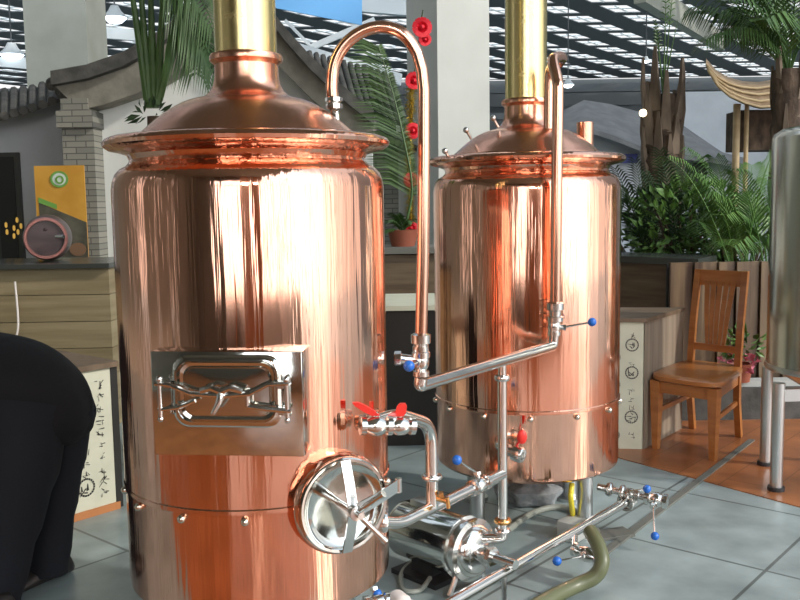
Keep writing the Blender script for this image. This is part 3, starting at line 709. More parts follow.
for k in range(1, 6):
    a_ = bl_p.lerp(br_p, .5+(k-3)*.085)+dch*.014+V((0, 0, SH+.10)); b2 = bl_p.lerp(br_p, .5+(k-3)*.14)+dch*.088+V((0, 0, SH+.43))
    m_ = MB(); m_.rings([[p+wch*sx*w2+dch*sy*.006 for sx, sy in ((-1, -1), (1, -1), (1, 1), (-1, 1))] for p, w2 in ((a_, .008), ((a_+b2)/2-dch*.01, .012), (b2, .013))])
    ch.part('back_slat', m_, 'wood_chair', smooth=20)

# ------------------------------------------------------------------ stainless tank at the right edge
tY = 3.75; tcx = aY(783, 300, tY).x+.30; TR = .30
tk = T('steel_tank', 'tall stainless cone bottomed tank on tubular legs at the right edge', 'tank', (tcx, tY+.1, 0))
zc = aY(772, 372, tY).z; ztop = aY(790, 131, tY).z+.0
mb = MB(); mb.lathe([(.04, zc-.16), (TR, zc), (TR, ztop-.02), (TR-.01, ztop), (TR-.04, ztop+.02), (.05, ztop+.06), (.001, ztop+.065)], c=(tcx, tY+.1, 0), n=64, cap0=True); tk.part('tank_shell', mb, 'steel_tank')
mb = MB(); mb.lathe([(TR+.004, zc-.012), (TR+.008, zc), (TR+.004, zc+.012)], c=(tcx, tY+.1, 0), n=64, cap0=True, cap1=True); tk.part('weld_band', mb, 'steel_dull')
lgp = aZ(776, 491)
for (dx, dy) in ((0, 0), (.36, .02), (.36, .40), (.10, .36)):
    p_ = lgp+V((dx, dy, 0)); mb = MB(); mb.cyl(p_+V((0, 0, .0)), p_+V((0, 0, zc-.02)), .0245, n=20)
    l_ = tk.part('leg', mb, 'steel_dull')
    mb = MB(); mb.cyl(p_, p_+V((0, 0, .02)), .034, n=20); tk.part('foot', mb, 'black_rub', l_)
mb = MB(); mb.box((lgp.x+.18, lgp.y+.01, zc-.07), (.4, .03, .05), rad(3)); tk.part('leg_brace', mb, 'steel_dull')
mb = MB(); mb.lathe([(.02, -.02), (.06, -.02), (.065, 0), (.05, .012), (.001, .018)], c=(tcx-.02, tY-.19, zc+.03), axis=(-.1, -1, 0), n=32, cap0=True); tk.part('side_manway', mb, 'steel')

# ------------------------------------------------------------------ slat screen, kerb behind chair
YF = 5.0
x0 = aY(668, 350, YF).x; x1 = aY(830, 350, YF).x; zt = aY(720, 262, YF).z
sc = T('slat_screen', 'brown vertical slat screen wall behind the dining chair', 'screen', ((x0+x1)/2, YF, 0))
mb = MB(); k = 0; x = x0
while x < x1:
    w_ = .05 if k % 3 else .085; mb.box((x+w_/2, YF+.02*(k % 2), zt/2), (w_-.006, .03, zt)); x += w_; k += 1
sc.part('slat_panel', mb, 'fence', smooth=0)
mb = MB(); mb.box(((x0+x1)/2, YF+.05, zt/2), (x1-x0, .02, zt-.02)); sc.part('backing_board', mb, 'dark', smooth=0)
kz = aY(720, 426, YF-.12)
mb = MB(); mb.box(((x0+x1)/2+.1, YF-.12, .09), (x1-x0+.3, .12, .18)); solo('stone_kerb', mb, 'tile', 'grey stone step at the foot of the slat screen', 'kerb', ((x0+x1)/2, YF-.12, 0), smooth=0)
mb = MB(); mb.box(((x0+x1)/2+.1, YF-.10, .195), (x1-x0+.3, .10, .03)); solo('white_ledge', mb, 'kerb', 'pale narrow ledge on top of the grey stone step', 'ledge', ((x0+x1)/2, YF-.10, .18), smooth=0)
# small plant with pink flowers behind chair
def leafy(mb, c, R, n_, ls, up=.3, sq=(1, 1, 1), wide=.4):
    for k in range(n_):
        while True:
            d_ = V((random.uniform(-1, 1), random.uniform(-1, 1), random.uniform(-1, 1)))
            if .05 < d_.length < 1: break
        d_ = d_.normalized()*(d_.length**.45)
        p_ = V(c)+V((d_.x*R[0], d_.y*R[1], d_.z*R[2]))
        g = (d_.normalized()+V((random.uniform(-.7, .7), random.uniform(-.7, .7), random.uniform(-.5, .7)+up))).normalized()
        s_ = g.cross(V((random.uniform(-1, 1), random.uniform(-1, 1), random.uniform(-1, 1)))).normalized()
        l = ls*random.uniform(.6, 1.3); w = l*wide/2
        nn_ = g.cross(s_)
        a, b, c2, e = p_, p_+g*l*.5+s_*w+nn_*w*.4, p_+g*l-nn_*l*.12, p_+g*l*.5-s_*w+nn_*w*.4
        m2 = p_+g*l*.5
        mb.poly([a, b, m2]); mb.poly([b, c2, m2]); mb.poly([c2, e, m2]); mb.poly([e, a, m2])
fp = aY(745, 405, 4.78)
pl = T('flowering_plant', 'small plant with pink blossom low behind the chair legs', 'plant', (fp.x, 4.80, .21))
mb = MB(); leafy(mb, (fp.x, 4.82, .42), (.12, .06, .07), 60, .06); pl.part('foliage', mb, 'leaf_lt', smooth=0)
mb = MB(); leafy(mb, (fp.x-.03, 4.80, .32), (.10, .04, .05), 60, .03, wide=.9); pl.part('blossom', mb, mat('pink_blossom', (.5, .12, .17), .6), smooth=0)
mb = MB(); mb.lathe([(.05, .0), (.065, .09), (.07, .1), (.06, .1)], c=(fp.x, 4.86, .21), n=20, cap0=True); pl.part('pot', mb, 'pot')

# ------------------------------------------------------------------ palms and greenery
def frond(mb, base, tip, sag, n_=26, ll=.35, droop=.5, w=.018, rw=.008, side=None, start=.15):
    base = V(base); tip = V(tip); d_ = tip-base; L_ = d_.length
    ctrl = (base+tip)/2+V((0, 0, sag))
    P_ = lambda t_: base*(1-t_)**2+ctrl*2*t_*(1-t_)+tip*t_*t_
    path = [P_(k/14) for k in range(15)]
    mb.tube(path, [rw*(1-.8*k/14) for k in range(15)], 5)
    for k in range(n_):
        t_ = start+(1-start)*(k+.5)/n_
        p_ = P_(t_); tg = (P_(min(1, t_+.02))-P_(t_-.02)).normalized()
        s_ = tg.cross(V((0, 0, 1)))
        if side is not None: s_ = V(side)
        if s_.length < .1: s_ = V((1, 0, 0))
        s_ = (s_-tg*s_.dot(tg)).normalized()
        for sg in (-1, 1):
            l = ll*(math.sin(PI*(.12+.8*(t_)))**.7)*random.uniform(.85, 1.1)
            g = (s_*sg+tg*.75+V((0, 0, .1))).normalized()
            m1 = p_+g*l*.5; e1_ = p_+g*l+V((0, 0, -droop*l*.7))
            wv = (tg-g*tg.dot(g)).normalized()*w
            mb.poly([p_-wv*.4, p_+wv*.4, m1+wv, m1-wv]); mb.poly([m1-wv, m1+wv, e1_])
def palm(name_label, base, h, r, fr_list, stubs=0, cat='palm', mleaf='leaf', r2=None, group=None, taper=.9, top=None, crown=None, lab2=None):
    base = V(base); p_ = T('palm_tree', name_label, cat, base, group)
    mb = MB(); n_ = 26; rings = []
    for k in range(n_+1):
        z_ = h*k/n_; rr = r*(1+(taper-1)*k/n_)*(1.07 if k % 2 else .95)
        rings.append([base+V((math.cos(a)*rr*random.uniform(.93, 1.07), math.sin(a)*rr*random.uniform(.93, 1.07), z_)) for a in [2*PI*j/18 for j in range(18)]])
    mb.rings(rings); p_.part('trunk', mb, 'trunk')
    for k in range(stubs):
        a = 2.4*k; z_ = h*(.5+.5*k/stubs); rr = r*.72
        b_ = base+V((math.cos(a)*rr, math.sin(a)*rr, z_)); l = random.uniform(.22, .45)
        m_ = MB(); dv = V((math.cos(a), math.sin(a), 0)); sd_ = V((-dv.y, dv.x, 0))
        tip = b_+dv*.03+V((0, 0, l)); w_ = r*.26
        m_.rings([[q+sd_*s1*ww+dv*s2*th for s1, s2 in ((-1, -1), (1, -1), (1, 1), (-1, 1))] for q, ww, th in ((b_-V((0, 0, .06)), w_, .015), ((b_+tip)/2+dv*.015, w_*.6, .014), (tip, w_*.22, .008))])
        p_.part('frond_stub', m_, 'stub', smooth=30)
    for fr_ in fr_list:
        m_ = MB(); frond(m_, *fr_[:3], **(fr_[3] if len(fr_) > 3 else {})); p_.part('frond', m_, mleaf, smooth=0)
    return p_
# large trimmed palm, right centre
b1 = aY(660, 300, 7.0); r1 = 22/900*7.0
h1 = aY(658, 95, 7.0).z
fl_ = []
for k in range(7):
    a = -2.6+.75*k
    if k in (1, 4): continue
    bs = V((b1.x, 7.0, h1)); fl_.append((bs, bs+V((math.cos(a)*.10, math.sin(a)*.1, .55+.15*(k % 3))), .05, dict(n_=8, ll=.07, start=.55, w=.006)))
pt1 = palm('thick shaggy palm trunk with trimmed frond stubs in the middle of the garden', (b1.x, 7.0, .56), h1-.56, r1, fl_, 22, taper=.72)
# right palm under the crown
b2_ = aY(782, 300, 6.2); h2 = aY(770, 70, 6.2).z
tp2 = V((b2_.x, 6.2, h2)); fl_ = []
tips = [(705, -35), (722, 15), (738, 40), (752, -60), (775, -60), (800, -30), (830, 10), (850, -50), (715, -90), (690, 12), (760, 20), (810, 40), (745, -20), (705, 40), (728, 30), (700, -10)]
for k, (px, py) in enumerate(tips):
    tq = aY(px, py, 6.2+((k*7) % 5-2)*.22); fl_.append((tp2+V((0, 0, -.05)), tq, .28, dict(n_=26, ll=.30, droop=.9, w=.008)))
palm('tall palm with a dense green crown above the thatched pavilion at upper right', tp2-V((0, 0, h2)), h2, .10, fl_, 14, taper=1.0)
# areca palm, bright green, right
def clump(label, base, tips, Y, mleaf, ll=.26, n_=24, name='areca_palm', w=.011, droop=.35, sag=.12, group=None):
    p_ = T(name, label, 'palm', base, group)
    for k, (px, py) in enumerate(tips):
        tq = aY(px, py, Y+((k*5) % 7-3)*.11); b_ = V(base)+V((((k*3) % 5-2)*.05, ((k*2) % 5-2)*.05, 0))
        m_ = MB(); frond(m_, b_, tq, sag, n_=n_, ll=ll, droop=droop, w=w, start=.3); p_.part('frond', m_, mleaf, smooth=0)
    return p_
ab = aY(748, 330, 5.7); 
clump('bright green areca palm arching beside the stainless tank', (ab.x, 5.7, .6), [(668, 158), (690, 150), (715, 158), (735, 172), (752, 165), (768, 180), (705, 195), (720, 215), (740, 195), (765, 215), (775, 150), (695, 175), (785, 190), (760, 240), (728, 245), (700, 225), (742, 228)], 5.7, 'leaf_lt', ll=.27, n_=24, w=.0042, droop=.7, sag=.3)
# dark spiky palm at the trunk foot
db = aY(655, 300, 6.6)
clump('dark low palm with stiff fronds around the foot of the shaggy trunk', (db.x, 6.3, .6), [(615, 168), (622, 190), (635, 160), (660, 150), (685, 165), (700, 185), (608, 205), (712, 205), (645, 172), (672, 160), (628, 215), (692, 215)], 6.3, 'leaf_dk', ll=.2, n_=24, name='low_palm', w=.006)
# bushes
for (px, py, Y, R, m_, n_, la_) in ((655, 240, 6.25, (.62, .25, .34), 'leaf_dk', 800, 'dark leafy bush directly behind the bar counter stone top'),
                               (692, 224, 6.1, (.42, .22, .28), 'leaf_lt', 650, 'lighter leafy bush behind the corner of the bar counter'),
                               (735, 258, 5.95, (.36, .2, .32), 'leaf', 600, 'mid green bush between the bar counter and the stainless tank')):
    p_ = aY(px, py, Y); b_ = T('garden_bush', la_, 'bush', (p_.x, Y, .55), 'garden bushes')
    mb = MB(); leafy(mb, p_, R, n_, .085); b_.part('foliage', mb, m_, smooth=0)
    mb = MB()
    for k in range(7):
        a = k*.9; mb.tube([V((p_.x+.05*math.cos(a), Y+.05*math.sin(a), .555)), p_+V((R[0]*.6*math.cos(a), R[1]*.6*math.sin(a), .1))], [.02, .008], 6)
    b_.part('stem', mb, 'trunk')
# planter bed carrying the garden
mb = MB(); mb.box((3.35, 6.8, .28), (3.9, 1.6, .55)); 
solo('planter_bed', mb, 'soil', 'dark raised planting bed carrying palms and bushes behind the bar', 'planter', (3.0, 6.6, 0), smooth=0)
# left palm behind kettle 1
lb_ = aY(152, 112, 3.9)
lt = [((152, 112), (150, -30), .0, .10), ((152, 112), (139, -30), .0, .1), ((156, 110), (172, 40), .05, .1), ((152, 112), (160, -40), 0, .1)]
p_ = T('slender_palm', 'tall palm rising behind the front kettle at upper left', 'palm', (lb_.x-.05, 4.1, 0))
mb = MB(); mb.tube([(lb_.x-.05, 4.1, 0), (lb_.x-.03, 4.1, lb_.z)], [.07, .045], 14); p_.part('trunk', mb, 'trunk')
for (a_, b2, s_, w_) in (((150, 108), (140, -20), 0, 9), ((154, 108), (150, -25), 0, 10), ((157, 105), (164, -20), 0, 9), ((148, 100), (130, -20), .0, 5), ((158, 100), (178, 30), -.02, 5)):
    mb = MB(); mb.tube([aY(*a_, 4.1), aY((a_[0]+b2[0])/2, (a_[1]+b2[1])/2, 4.1), aY(*b2, 4.05)], [.022, .017, .010], 8); p_.part('frond_stalk', mb, 'leaf')
for (bp, tq, sg) in (((172, 40), (222, 90), .32), ((168, 20), (214, 72), .3), ((178, 30), (196, 75), .2), ((164, -20), (215, 30), .2), ((150, -20), (205, 62), .3)):
    mb = MB(); frond(mb, aY(*bp, 4.1), aY(*tq, 3.95), sg, n_=22, ll=.17, droop=1.5, w=.007, start=.25); p_.part('frond', mb, 'leaf', smooth=0)
mb = MB(); leafy(mb, aY(150, 112, 4.05), (.06, .05, .03), 26, .06, wide=.3); p_.part('crown_fibre', mb, 'leaf_dk', smooth=0)
# palm behind the arching pipe, standing on the small bar counter
pb0 = aY(403, 235, YL+.2); pb0.z = LT
pp_ = T('potted_palm', 'potted palm with one big frond behind the arching copper pipe', 'palm', pb0)
mb = MB(); mb.lathe([(.07, 0), (.095, .09), (.10, .10), (.085, .10), (.08, .07)], c=pb0, n=24, cap0=True); pp_.part('pot', mb, 'pot')
mb = MB(); mb.cyl(pb0+V((0, 0, .06)), pb0+V((0, 0, .075)), .082); pp_.part('soil', mb, 'soil')
mb = MB(); f0_ = pb0+V((0, 0, .07)); f0_.y += 0
mid_ = aY(409, 150, YL+.2)
pth = [f0_, aY(412, 190, YL+.2), aY(404, 140, YL+.2), aY(392, 90, YL+.2), aY(378, 45, YL+.2)]
P_s = smooth_path(pth, 5); mb.tube(P_s, [.010*(1-.75*k/(len(P_s)-1)) for k in range(len(P_s))], 6)
for k in range(90):
    t_ = .22+.78*k/90; i = t_*(len(P_s)-1); j = int(i); p_ = P_s[j].lerp(P_s[min(j+1, len(P_s)-1)], i-j); tg = (P_s[min(j+1, len(P_s)-1)]-P_s[j-1]).normalized()
    for sg in (-1, 1):
        l = (.34 if sg < 0 else .06)*math.sin(PI*(.15+.72*t_))**.6; g = (V((sg, random.uniform(-.4, .4), 0))+tg*.55).normalized()
        wv = (tg-g*tg.dot(g)).normalized()*.0045; m1 = p_+g*l*.5; e1_ = p_+g*l+V((0, 0, -.22*l))
        mb.poly([p_-wv*.4, p_+wv*.4, m1+wv, m1-wv]); mb.poly([m1-wv, m1+wv, e1_])
pp_.part('frond', mb, 'leaf', smooth=0)
for (px, py) in ((386, 222), (396, 215), (412, 222), (380, 235)):
    mb = MB(); frond(mb, f0_, aY(px, py, YL+.15), .06, n_=10, ll=.10, w=.008); pp_.part('frond', mb, 'leaf', smooth=0)

# ------------------------------------------------------------------ Chinese style houses
YH = 7.0
def h3(px, py, Y=YH): return aY(px, py, Y)
# main gable house left/centre
hs = T('gable_house', 'white scenic house with a sweeping gable and grey brick pillar behind the front kettle', 'house', (h3(240, 100).x, YH, 0), 'scenic old style houses')
curve = [(66, 90), (100, 84), (135, 72), (165, 55), (195, 32), (220, 8), (245, -12), (268, 20), (290, 48), (315, 76), (345, 104), (375, 128)]
curve_lo = [(90, 113), (112, 108), (145, 97), (175, 82), (205, 62), (225, 42), (245, 20), (265, 50), (288, 76), (312, 100), (342, 126), (372, 146)]
wall_poly = [h3(x, y-3) for x, y in curve_lo]
mb = MB(); pl_ = [V((wall_poly[0].x, YH, 0))]+wall_poly+[V((wall_poly[-1].x, YH, 0))]
mb.prism(pl_, (0, .2, 0)); hs.part('front_wall', mb, 'wall', smooth=0)
mb = MB(); rg_ = []
for (a_, b2) in zip(curve, curve_lo):
    t0_ = h3(*a_); b0_ = h3(*b2); rg_.append([b0_-V((0, .22, 0)), b0_+V((0, .25, 0)), t0_+V((0, .25, 0)), t0_-V((0, .22, 0))])
mb.rings(rg_); hs.part('gable_band', mb, 'barge', smooth=50)
mb = MB(); rg_ = []
for (a_, b2) in zip(curve, curve_lo):
    t0_ = h3(*a_); rg_.append([t0_-V((0, .30, -.0)), t0_+V((0, .9, 0)), t0_+V((0, .9, .10)), t0_+V((0, -.30, .10))])
mb.rings(rg_); hs.part('roof', mb, 'tile', smooth=50)
pxl = h3(91, 200).x
mb = MB(); mb.box((pxl-.005, YH-.10, h3(90, 118).z/2), (.235, .2, h3(90, 118).z)); hs.part('brick_pillar', mb, 'brick', smooth=0)
mb = MB(); c_ = h3(86, 122); mb.box((c_.x, YH-.12, c_.z), (.27, .26, .12)); mb.box((c_.x+.0, YH-.12, c_.z+.10), (.20, .24, .1)); hs.part('pillar_capital', mb, 'brick', smooth=0)
mb = MB(); c_ = h3(58, 88); 
for k in range(7): mb.ball(h3(52+k*3.0, 84+k*1.8-3*math.sin(k*1.2), YH-.15), .05, 8)
hs.part('roof_ornament', mb, 'tile')
# left wing
wg = T('gable_house', 'dim white scenic house wing with dark window at the left edge', 'house', (h3(20, 200, 7.3).x, 7.3, 0), 'scenic old style houses')
YW = 7.3; lw = [(-60, 140), (-30, 130), (0, 121), (35, 111), (72, 98)]
mb = MB(); pl_ = [V((aY(-60, 140, YW).x, YW, 0))]+[aY(x, y-6, YW) for x, y in lw]+[V((aY(74, 98, YW).x, YW, 0))]
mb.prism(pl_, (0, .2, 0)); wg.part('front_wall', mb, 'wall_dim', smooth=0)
mb = MB(); up_ = [(-60, 105), (-30, 97), (0, 92), (35, 88), (72, 74)]
mb.rings([[aY(x0_, y0_, YW-.35), aY(x0_, y0_-4, YW-.35), aY(x1_, y1_, YW+.5), aY(x1_, y1_+6, YW+.5)] for (x0_, y0_), (x1_, y1_) in zip(lw, up_)])
for k in range(16):
    f_ = k/15; i = f_*(len(lw)-1); j = min(int(i), len(lw)-2); u_ = i-j
    a_ = V((lw[j][0]+(lw[j+1][0]-lw[j][0])*u_, lw[j][1]+(lw[j+1][1]-lw[j][1])*u_, 0)); b2 = V((up_[j][0]+(up_[j+1][0]-up_[j][0])*u_, up_[j][1]+(up_[j+1][1]-up_[j][1])*u_, 0))
    mb.tube([aY(a_.x, a_.y-4, YW-.37), aY(b2.x, b2.y, YW+.45)], .035, 7)
wg.part('roof', mb, 'tile', smooth=40)
wa = aY(-6, 153, YW-.01); wb = aY(26, 262, YW-.01)
mb = MB(); mb.box(((wa.x+wb.x)/2, YW-.02, (wa.z+wb.z)/2), (wb.x-wa.x, .06, wa.z-wb.z)); wf = wg.part('window_frame', mb, 'frame_dk', smooth=0)
mb = MB(); mb.box(((wa.x+wb.x)/2, YW-.045, (wa.z+wb.z)/2), (wb.x-wa.x-.07, .03, wa.z-wb.z-.07)); wg.part('window_pane', mb, 'dark', wf, smooth=0)
for (px, py) in ((6, 225), (7, 232), (14, 228), (17, 220), (18, 232), (21, 226), (14, 236)):
    c_ = aY(px, py, YW-.09); mb = MB(); mb.lathe([(.004, .022), (.011, .012), (.011, -.012), (.004, -.022)], c=c_, n=8, cap0=True, cap1=True); solo('window_ornament', mb, 'gold_glow', 'small golden ornament with added glow, hanging in the dark window at left', 'ornament', c_, 'golden window ornaments')
# tiled roof house behind the arching pipe
rh = T('tiled_house', 'house with brown ribbed tile roof and grey brick wall behind the arching pipe', 'house', (h3(370, 200, 9).x, 9, 0), 'scenic old style houses')
YT = 8.6
def sw(s, t_):   # roof sheet: s along the ridge (px left->right), t down the slope
    top_ = V((aY(296+s*95, 52+s*26, YT+1.2)))
    low_ = V((aY(330+s*95, 128+s*26, YT-.2)))
    return top_.lerp(low_, t_)-V((0, 0, .16*math.sin(PI*t_)))
mb = MB()
R_ = [[mb.bm.verts.new(sw(i/10, j/8)) for j in range(9)] for i in range(11)]
for i in range(10):
    for j in range(8): mb.bm.faces.new((R_[i][j], R_[i+1][j], R_[i+1][j+1], R_[i][j+1]))
bmesh.ops.solidify(mb.bm, geom=mb.bm.faces[:], thickness=.08)
rh.part('roof_sheet', mb, 'tile_br')
mb = MB()
for i in range(15): mb.tube([sw(i/14, j/8)+V((0, -.02, .03)) for j in range(9)], .032, 7)
rh.part('tile_ribs', mb, 'tile', smooth=60)
wp = [V((aY(345, 200, YT+.1).x, YT+.1, 0)), aY(345, 138, YT+.1), aY(398, 150, YT+.1), V((aY(398, 200, YT+.1).x, YT+.1, 0))]
mb = MB(); mb.prism(wp, (0, .2, 0)); rh.part('brick_wall', mb, 'brick', smooth=0)
wp = [V((aY(396, 200, YT+.2).x, YT+.2, 0)), aY(396, 125, YT+.2), aY(414, 130, YT+.2), V((aY(414, 200, YT+.2).x, YT+.2, 0))]
mb = MB(); mb.prism(wp, (0, .2, 0)); rh.part('white_wall', mb, 'wall', smooth=0)
# right grey roof house
YR = 10.5
rr_ = T('grey_roof_house', 'pale house with a sagging grey roof behind the shaggy palm', 'house', (aY(640, 200, YR).x, YR, 0), 'scenic old style houses')
up2 = [(560, 112), (584, 100), (610, 104), (640, 112), (668, 118), (684, 126), (700, 137), (722, 152), (745, 158)]
lo2 = [(560, 135), (590, 128), (612, 135), (640, 146), (664, 152), (690, 155), (706, 157), (722, 160), (745, 164)]
mb = MB(); mb.rings([[aY(*b2, YR-.3), aY(b2[0], b2[1]+5, YR-.3), aY(a_[0], a_[1]+4, YR+.9), aY(*a_, YR+.9)] for a_, b2 in zip(up2, lo2)]); rr_.part('roof', mb, 'tile_gy')
mb = MB(); pl_ = [V((aY(560, 200, YR).x, YR, 0))]+[aY(x, y+1, YR) for x, y in lo2]+[V((aY(745, 200, YR).x, YR, 0))]
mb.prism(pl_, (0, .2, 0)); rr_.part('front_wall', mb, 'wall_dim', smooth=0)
a_ = aY(622, 154, YR-.05); b2 = aY(637, 163, YR-.05); mb = MB(); mb.box(((a_.x+b2.x)/2, YR-.05, (a_.z+b2.z)/2), (b2.x-a_.x, .05, a_.z-b2.z)); rr_.part('sign_board', mb, 'sign', smooth=0, label='small blue sign board')
for (xa, ya, xb, yb) in ((688, 163, 706, 196), (596, 168, 606, 190)):
    a_ = aY(xa, ya, YR-.03); b2 = aY(xb, yb, YR-.03); mb = MB(); mb.box(((a_.x+b2.x)/2, YR-.02, (a_.z+b2.z)/2), (b2.x-a_.x, .06, a_.z-b2.z)); rr_.part('window', mb, 'dark', smooth=0)
for px in (575, 600, 620, 650, 672):
    a_ = aY(px, 195, YR-.04); mb = MB(); mb.box((a_.x, YR-.03, .75), (.05, .06, 1.5)); rr_.part('wall_post', mb, 'wall_dim', smooth=0)
# pavilion with thatched swooping roof
YP = 7.2
pv = T('thatched_pavilion', 'small pavilion with an upswept thatched roof and bamboo poles at right', 'pavilion', (aY(750, 200, YP).x, YP, 0))
tpv = [(706, 64), (716, 76), (728, 83), (742, 87), (758, 88), (776, 85), (800, 78), (840, 66)]
lpv = [(708, 70), (718, 86), (730, 96), (745, 103), (760, 107), (778, 106), (800, 103), (840, 96)]
mb = MB(); mb.rings([[aY(*b2, YP-.5), aY(b2[0], b2[1]+2, YP+.3), aY(a_[0], a_[1]-6, YP+.8), aY(*a_, YP-.35)] for a_, b2 in zip(tpv, lpv)]); pv.part('thatched_roof', mb, 'thatch')
mb = MB()
for q in (.02, .35, .7, 1.0):
    mb.tube([aY(a_[0]+(b2[0]-a_[0])*q, a_[1]+(b2[1]-a_[1])*q, YP-.37-.13*q) for a_, b2 in zip(tpv, lpv)], .009, 7)
pv.part('bamboo_edge', mb, 'bamboo')
for (px, w_) in ((737, .028), (747, .018), (790, .03)):
    a_ = aY(px, 104, YP); mb = MB(); mb.cyl((a_.x, YP, .55), (a_.x, YP, a_.z), w_, n=12); pv.part('bamboo_pole', mb, 'bamboo')
a_ = aY(733, 112, YP+.2); b2 = aY(830, 150, YP+.2); mb = MB(); mb.box(((a_.x+b2.x)/2, YP+.2, (a_.z+b2.z)/2), (b2.x-a_.x, .3, a_.z-b2.z)); pv.part('under_beam', mb, 'trunk', smooth=0)

# ------------------------------------------------------------------ hall shell
def pbox(px0, px1, Y, z1, name, m, dep=.6, rz=0, z0=0):
    a_ = aY(px0, 200, Y); b2 = aY(px1, 200, Y); mb = MB(); mb.box(((a_.x+b2.x)/2, Y+dep/2, (z0+z1)/2), (b2.x-a_.x, dep, z1-z0), rz); return mb
HZ = 10.0
# big pillar between kettles: a skew quad gives its two visible faces
c0p = aY(409, 200, 8.6); c1p = aY(439, 200, 7.9); c2p = aY(490, 200, 8.05); c3p = c2p+(c0p-c1p)
mb = MB(); mb.prism([V((p.x, p.y, 0)) for p in (c0p, c1p, c2p, c3p)], (0, 0, HZ)); struct('trim_1', mb, 'concrete', 0)
mb = pbox(34, 95, 11.5, HZ, '', 'x', .8); struct('trim_2', mb, 'concrete_dk', 0)
# roof lattice with open skylights
RD = V((1.5, 2.1, 0)); RW = V((2.7, 0, 0)); org = aY(572, 3, 39.0); org = V((org.x, org.y, HZ))
# solve height: put lattice at z where photo row sits
ZR = aY(572, 3, 39.0).z
mb = MB(); cells = []
def latt(i, j): return V((org.x, org.y, ZR))+RW*i+RD*j
for j in range(-15, 11):
    for i in range(-18, 12):
        o_ = latt(i, j)
        if o_.y > 62 or o_.y < 9 or o_.x < -42 or o_.x > 34: continue
        a, b, c, d = o_, o_+RW, o_+RW+RD, o_+RD
        m0, m1 = .34, .08
        def inn(u_, v_): return o_+RW*u_+RD*v_
        A, B, Cc, D = inn(m0, m1+.12), inn(1-m0+.12, m1+.12), inn(1-m0+.12, 1-m1), inn(m0, 1-m1)
        vs = {}
        for f in ((a, b, B, A), (b, c, Cc, B), (c, d, D, Cc), (d, a, A, D)):
            mb.poly(f); 
bmesh.ops.remove_doubles(mb.bm, verts=mb.bm.verts, dist=.001)
bmesh.ops.solidify(mb.bm, geom=mb.bm.faces[:], thickness=.04)
struct('ceiling', mb, 'roof', 0)
mb = MB()
for j in range(-15, 11):
    for i in range(-18, 12):
        o_ = latt(i, j)
        if o_.y > 62 or o_.y < 30 or o_.x < -42 or o_.x > 34: continue
        p0_ = o_+RW*.56+RD*.3; p1_ = o_+RW*.56+RD*.82; mb.tube([p0_-V((0, 0, .02)), p1_-V((0, 0, .02))], .05, 4)
        p0_ = o_+RW*.3+RD*.56; p1_ = o_+RW*.82+RD*.56; mb.tube([p0_, p1_], .035, 4)
struct('ceiling_glazing_bars', mb, 'beam', 0)
# end wall and side masses
mb = MB(); mb.box((0, 63, ZR/2), (90, .5, ZR)); struct('wall_end', mb, 'beam_dk', 0)
for k, (py, th) in enumerate(((88, .5), (100, .8), (116, .4), (128, .9))):
    a_ = aY(600, py, 60); mb = MB(); mb.box((8, 60-k*.4, a_.z), (76, .4, th)); struct('wall_rail', mb, 'roof' if k % 2 == 0 else 'beam_dk', 0)
a_ = aY(660, 92, 16); b2 = aY(745, 92, 16)
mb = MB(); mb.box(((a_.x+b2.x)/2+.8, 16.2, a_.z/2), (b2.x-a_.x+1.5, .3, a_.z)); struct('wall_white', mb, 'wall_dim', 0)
# white truss beams
def beam(px0, py0, px1, py1, Y0, Y1, w_, m_='beam', nm='ceiling_beam'):
    a_ = aY(px0, py0, Y0); b2 = aY(px1, py1, Y1); d_ = (b2-a_); L_ = d_.length; d_.normalize()
    s_ = V((0, 0, 1)).cross(d_).normalized(); u_ = d_.cross(s_)
    mb = MB(); mb.rings([[p+s_*sx*w_*.5+u_*sy*w_ for sx, sy in ((-1, -1), (1, -1), (1, 1), (-1, 1))] for p in (a_, b2)]); struct(nm, mb, m_, 0)
beam(270, 42, 400, 80, 20, 22, .14); beam(362, 4, 412, 8, 16, 16, .14)
beam(310, 48, 375, 20, 24, 24, .08); beam(285, 20, 330, 66, 24, 24, .04); beam(95, 32, 210, 42, 24, 24, .14)
beam(0, 62, 45, 66, 24, 24, .12); beam(640, -10, 720, 42, 26, 40, .35, 'concrete_dk')
# blue banner
a_ = aY(276, -30, 14); pts4 = [aY(272, -20, 14), aY(362, -20, 14), aY(362, 25, 14), aY(276, 8, 14)]
mb = MB(); mb.prism(pts4, (0, .04, 0)); solo('blue_banner', mb, 'banner_bl', 'large plain blue hanging banner at the top right of the brass flue', 'banner', pts4[3], smooth=0)
# lamps
def hall_lamp(px, py, Y, r, m_, lab, grp):
    c_ = aY(px, py, Y); l_ = T('hanging_lamp', lab, 'lamp', c_, grp)
    mb = MB(); mb.lathe([(r*.3, r*.9), (r*.5, r*.5), (r, 0), (r*.9, 0), (r*.4, r*.45)], c=c_, n=20); l_.part('lamp_shade', mb, 'beam')
    mb = MB(); mb.lathe([(r*.85, .0), (r*.5, -r*.35), (.001, -r*.45)], c=c_, n=20); l_.part('bulb', mb, m_)
    mb = MB(); mb.cyl(c_+V((0, 0, r*.8)), V((c_.x, c_.y, ZR-.1)), .02, n=6); l_.part('rod', mb, 'beam_dk')
hall_lamp(568, 85, 30, .22, 'lamp_hall', 'small glowing white lamp hanging in the far hall right of the rear brass flue', 'hall lamps')
hall_lamp(646, 61, 30, .16, 'lamp_hall', 'small white lamp hanging in the far hall above the shaggy palm', 'hall lamps')
for (px, py) in ((58, 14), (75, 35)):
    pass
hall_lamp(115, 18, 24, .34, 'lamp_hall', 'white hall lamp at the upper left beside the slender palm', 'hall lamps')
